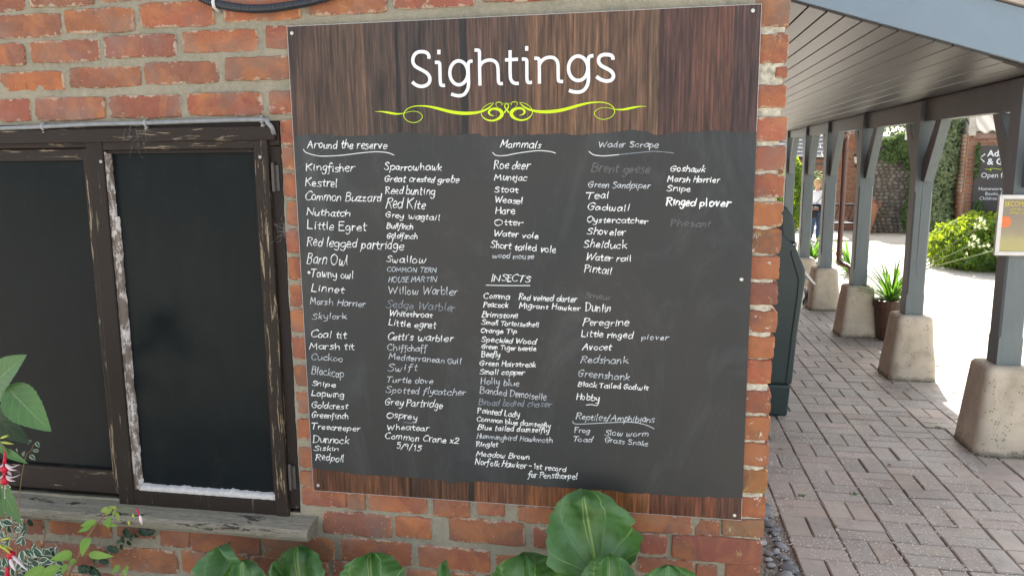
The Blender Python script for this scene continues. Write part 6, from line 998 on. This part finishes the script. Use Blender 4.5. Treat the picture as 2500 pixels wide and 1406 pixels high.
# ---------------------------------------------------------------- woman in the courtyard
pr=thing('person','person with short blond hair, white top and jeans standing in the sunny courtyard','person',(4.03,16.7,0))
def skin(name,V,E,mat,parent,sub=2,root=0):
    me=bpy.data.meshes.new(name); me.from_pydata([v[0] for v in V],E,[]); me.update(); me.skin_vertices or None
    o=bpy.data.objects.new(name,me); col.objects.link(o); m_=o.modifiers.new('skin','SKIN'); 
    for i,v in enumerate(V):
        r=v[1]; me.skin_vertices[0].data[i].radius=r if hasattr(r,'__len__') else (r,r); me.skin_vertices[0].data[i].use_root=(i==root)
    s_=o.modifiers.new('sub','SUBSURF'); s_.levels=sub; s_.render_levels=sub
    bpy.context.view_layer.update(); dg=bpy.context.evaluated_depsgraph_get(); me2=bpy.data.meshes.new_from_object(o.evaluated_get(dg)); bpy.data.objects.remove(o)
    me2.polygons.foreach_set('use_smooth',[True]*len(me2.polygons)); me2.materials.clear(); return obj(name,me2,mat,parent)
# figure frame: built at the origin facing -Y then turned to face right and placed
FR=Matrix.Translation((4.03,16.7,0))@Matrix.Rotation(R(28),4,'Z')@Matrix.Scale(1.47/1.62,4)
def T3(p): return tuple(FR@Vector(p))
K=1.47/1.62
def VV(L_): return [(T3(p),(r[0]*K,r[1]*K) if hasattr(r,'__len__') else r*K) for p,r in L_]
V=[((0,0,.88),(.13,.09)),((0,0,1.05),(.11,.08)),((0,.0,1.25),(.13,.085)),((0,.0,1.34),(.07,.06)),((0,-.01,1.42),.048),((0,-.02,1.47),.05),
((.15,0,1.31),.045),((.20,.02,1.07),.035),((.16,-.10,.86),.026),((.14,-.15,.80),.022),((-.15,0,1.31),.045),((-.21,.03,1.07),.035),((-.20,-.08,.86),.026),((-.19,-.12,.79),.022),
((.085,0,.82),.078),((.09,-.01,.46),.052),((.09,.02,.09),.034),((.10,-.10,.04),.03),((-.085,0,.82),.078),((-.10,.01,.46),.052),((-.11,.05,.09),.034),((-.12,-.07,.04),.03)]
E=[(0,1),(1,2),(2,3),(3,4),(4,5),(2,6),(6,7),(7,8),(8,9),(2,10),(10,11),(11,12),(12,13),(0,14),(14,15),(15,16),(16,17),(0,18),(18,19),(19,20),(20,21)]
skin('body',VV(V),E,SKIN,pr)
# head with face, turned to the right
HR=Matrix.Rotation(R(22),4,'Z')
def head():
    b=MB(); n=20; m_=14; c=Vector((0,-.025,1.535))
    for j in range(m_+1):
        ph=math.pi*j/m_
        for k in range(n):
            a=2*math.pi*k/n; d=Vector((math.sin(ph)*math.cos(a),math.sin(ph)*math.sin(a),math.cos(ph))); x,y,z=d.x*.072,d.y*.092,d.z*.112
            if d.z<-.2: x*=1+.35*(d.z+.2); y*=1+.12*(d.z+.2)
            front=max(0,-d.y)
            if front>.9 and -.35<d.z<.12: y-=.020*(1-abs(d.x)*4)*(1 if d.z<0 else .5) if abs(d.x)<.25 else 0
            if front>.6 and .0<d.z<.22 and .2<abs(d.x)<.5: y+=.007
            if front>.85 and -.62<d.z<-.5: y+=.004
            b.v.append(T3(HR@(c+Vector((x,y,z))-Vector((0,-.025,1.535)))+Vector((0,-.02,1.535))))
    b.f=[(j*n+k,(j+1)*n+k,(j+1)*n+(k+1)%n,j*n+(k+1)%n) for j in range(m_) for k in range(n)]
    return b.build('head',SKIN,pr,smooth=True)
hdn=head()
def hp(x,y,z): return T3(HR@Vector((x,y,z))+Vector((0,-.02,1.535)))
for s_ in (-1,1):
    b=MB(); b.tube([hp(s_*.030,-.083,.012),hp(s_*.030,-.089,.012)],[.009,.005],8); b.build('eye',EYE,pr,smooth=True)
    b=MB(); b.tube([hp(s_*.018,-.090,.034),hp(s_*.032,-.088,.037),hp(s_*.046,-.080,.032)],.003,5); b.build('eyebrow',HAIR,pr)
    b=MB(); b.tube([hp(s_*.070,.0,.02),hp(s_*.080,.004,.0),hp(s_*.070,.0,-.028)],[.012,.014,.008],8); b.build('ear',SKIN,pr,smooth=True)
b=MB(); b.tube([hp(-.022,-.088,-.052),hp(0,-.095,-.052),hp(.022,-.088,-.052)],[.003,.006,.003],6); b.build('mouth',simple('lips',(.42,.14,.12),None,30),pr,smooth=True)
# bob haircut
b=MB(); n=24; m_=12
for j in range(m_+1):
    ph=math.pi*(.0+.70*j/m_)
    for k in range(n):
        a=2*math.pi*k/n; d=Vector((math.sin(ph)*math.cos(a),math.sin(ph)*math.sin(a),math.cos(ph))); fr=max(0,-d.y)
        lim=.42 if fr>.55 else -1
        z=d.z*.128
        if fr>.5: z=max(z,.040+.01*math.sin(k*3))
        elif fr>.2: z=max(z,-.05)
        q=1+.03*math.sin(k*2.6+j)
        b.v.append(hp(d.x*.088*q,d.y*.102*q+.008,z+.008))
b.f=[(j*n+k,(j+1)*n+k,(j+1)*n+(k+1)%n,j*n+(k+1)%n) for j in range(m_) for k in range(n)]; b.build('hair',HAIR,pr,smooth=True)
skin('white_top',VV([((0,0,.86),(.165,.12)),((0,0,1.05),(.145,.11)),((0,0,1.25),(.16,.11)),((0,0,1.335),(.095,.075)),((.16,0,1.30),.065),((.205,.02,1.14),.062),((-.16,0,1.30),.065),((-.215,.02,1.14),.062)]),[(0,1),(1,2),(2,3),(2,4),(4,5),(2,6),(6,7)],SHIRT,pr)
skin('jeans',VV([((0,0,.85),(.155,.115)),((.09,0,.78),.100),((.095,-.01,.46),.068),((.095,.02,.10),.052),((-.09,0,.78),.100),((-.10,.01,.46),.068),((-.11,.05,.10),.052)]),[(0,1),(1,2),(2,3),(0,4),(4,5),(5,6)],JEANS,pr)
b=MB(); Q=[(.185*math.cos(a),.145*math.sin(a),.965+.018*math.sin(a*2)) for a in [2*math.pi*k/22 for k in range(23)]]; b.tube([T3(p) for p in Q],[.032*K+.006*math.sin(k*1.7) for k in range(23)],8); b.tube([T3((.02,-.15,.96)),T3((.06,-.19,.90)),T3((.08,-.18,.80))],[.035,.03,.03],8); b.tube([T3((-.02,-.15,.96)),T3((-.05,-.19,.90)),T3((-.04,-.18,.84))],[.03,.026,.024],8); b.build('tied_jumper',NAVY,pr,smooth=True)
for s_,y0 in ((1,-.08),(-1,-.05)):
    b=MB(); b.tube([T3((s_*.105,y0+.11,.045)),T3((s_*.105,y0+.04,.05)),T3((s_*.108,y0-.04,.038)),T3((s_*.112,y0-.10,.028))],[.035,.042,.04,.022],10,flat=.8); b.build('shoe',SHOE,pr,smooth=True)
    hx=(.14,-.15,.80) if s_>0 else (-.19,-.12,.79)
    for f_ in range(5):
        o_=(f_-2)*.012; b=MB(); ln_=(.05,.062,.068,.062,.048)[f_]; b.tube([T3((hx[0]+o_,hx[1],hx[2])),T3((hx[0]+o_*1.3,hx[1]-.012,hx[2]-ln_*.6)),T3((hx[0]+o_*1.2,hx[1]-.004,hx[2]-ln_))],[.0085,.0075,.005],6); b.build('finger',SKIN,pr,smooth=True)
bg_=thing('shoulder_bag','black shoulder bag hanging at the hip of the person in white','bag',(3.9,16.5,.8))
b=MB(); b.box((-.30,-.17,.66),(-.08,-.09,.86)); b.v=[T3(p) for p in b.v]; b.build('bag_body',LEATH,bg_,bevel=.02)
b=MB(); b.tube(smoothline([T3(p) for p in [(-.27,-.13,.85),(-.12,-.15,1.05),(.03,-.145,1.22),(.12,-.07,1.36),(.10,.08,1.33),(-.1,.13,1.1),(-.25,.02,.86)]],5),.008,5); b.build('bag_strap',LEATH,bg_,smooth=True)
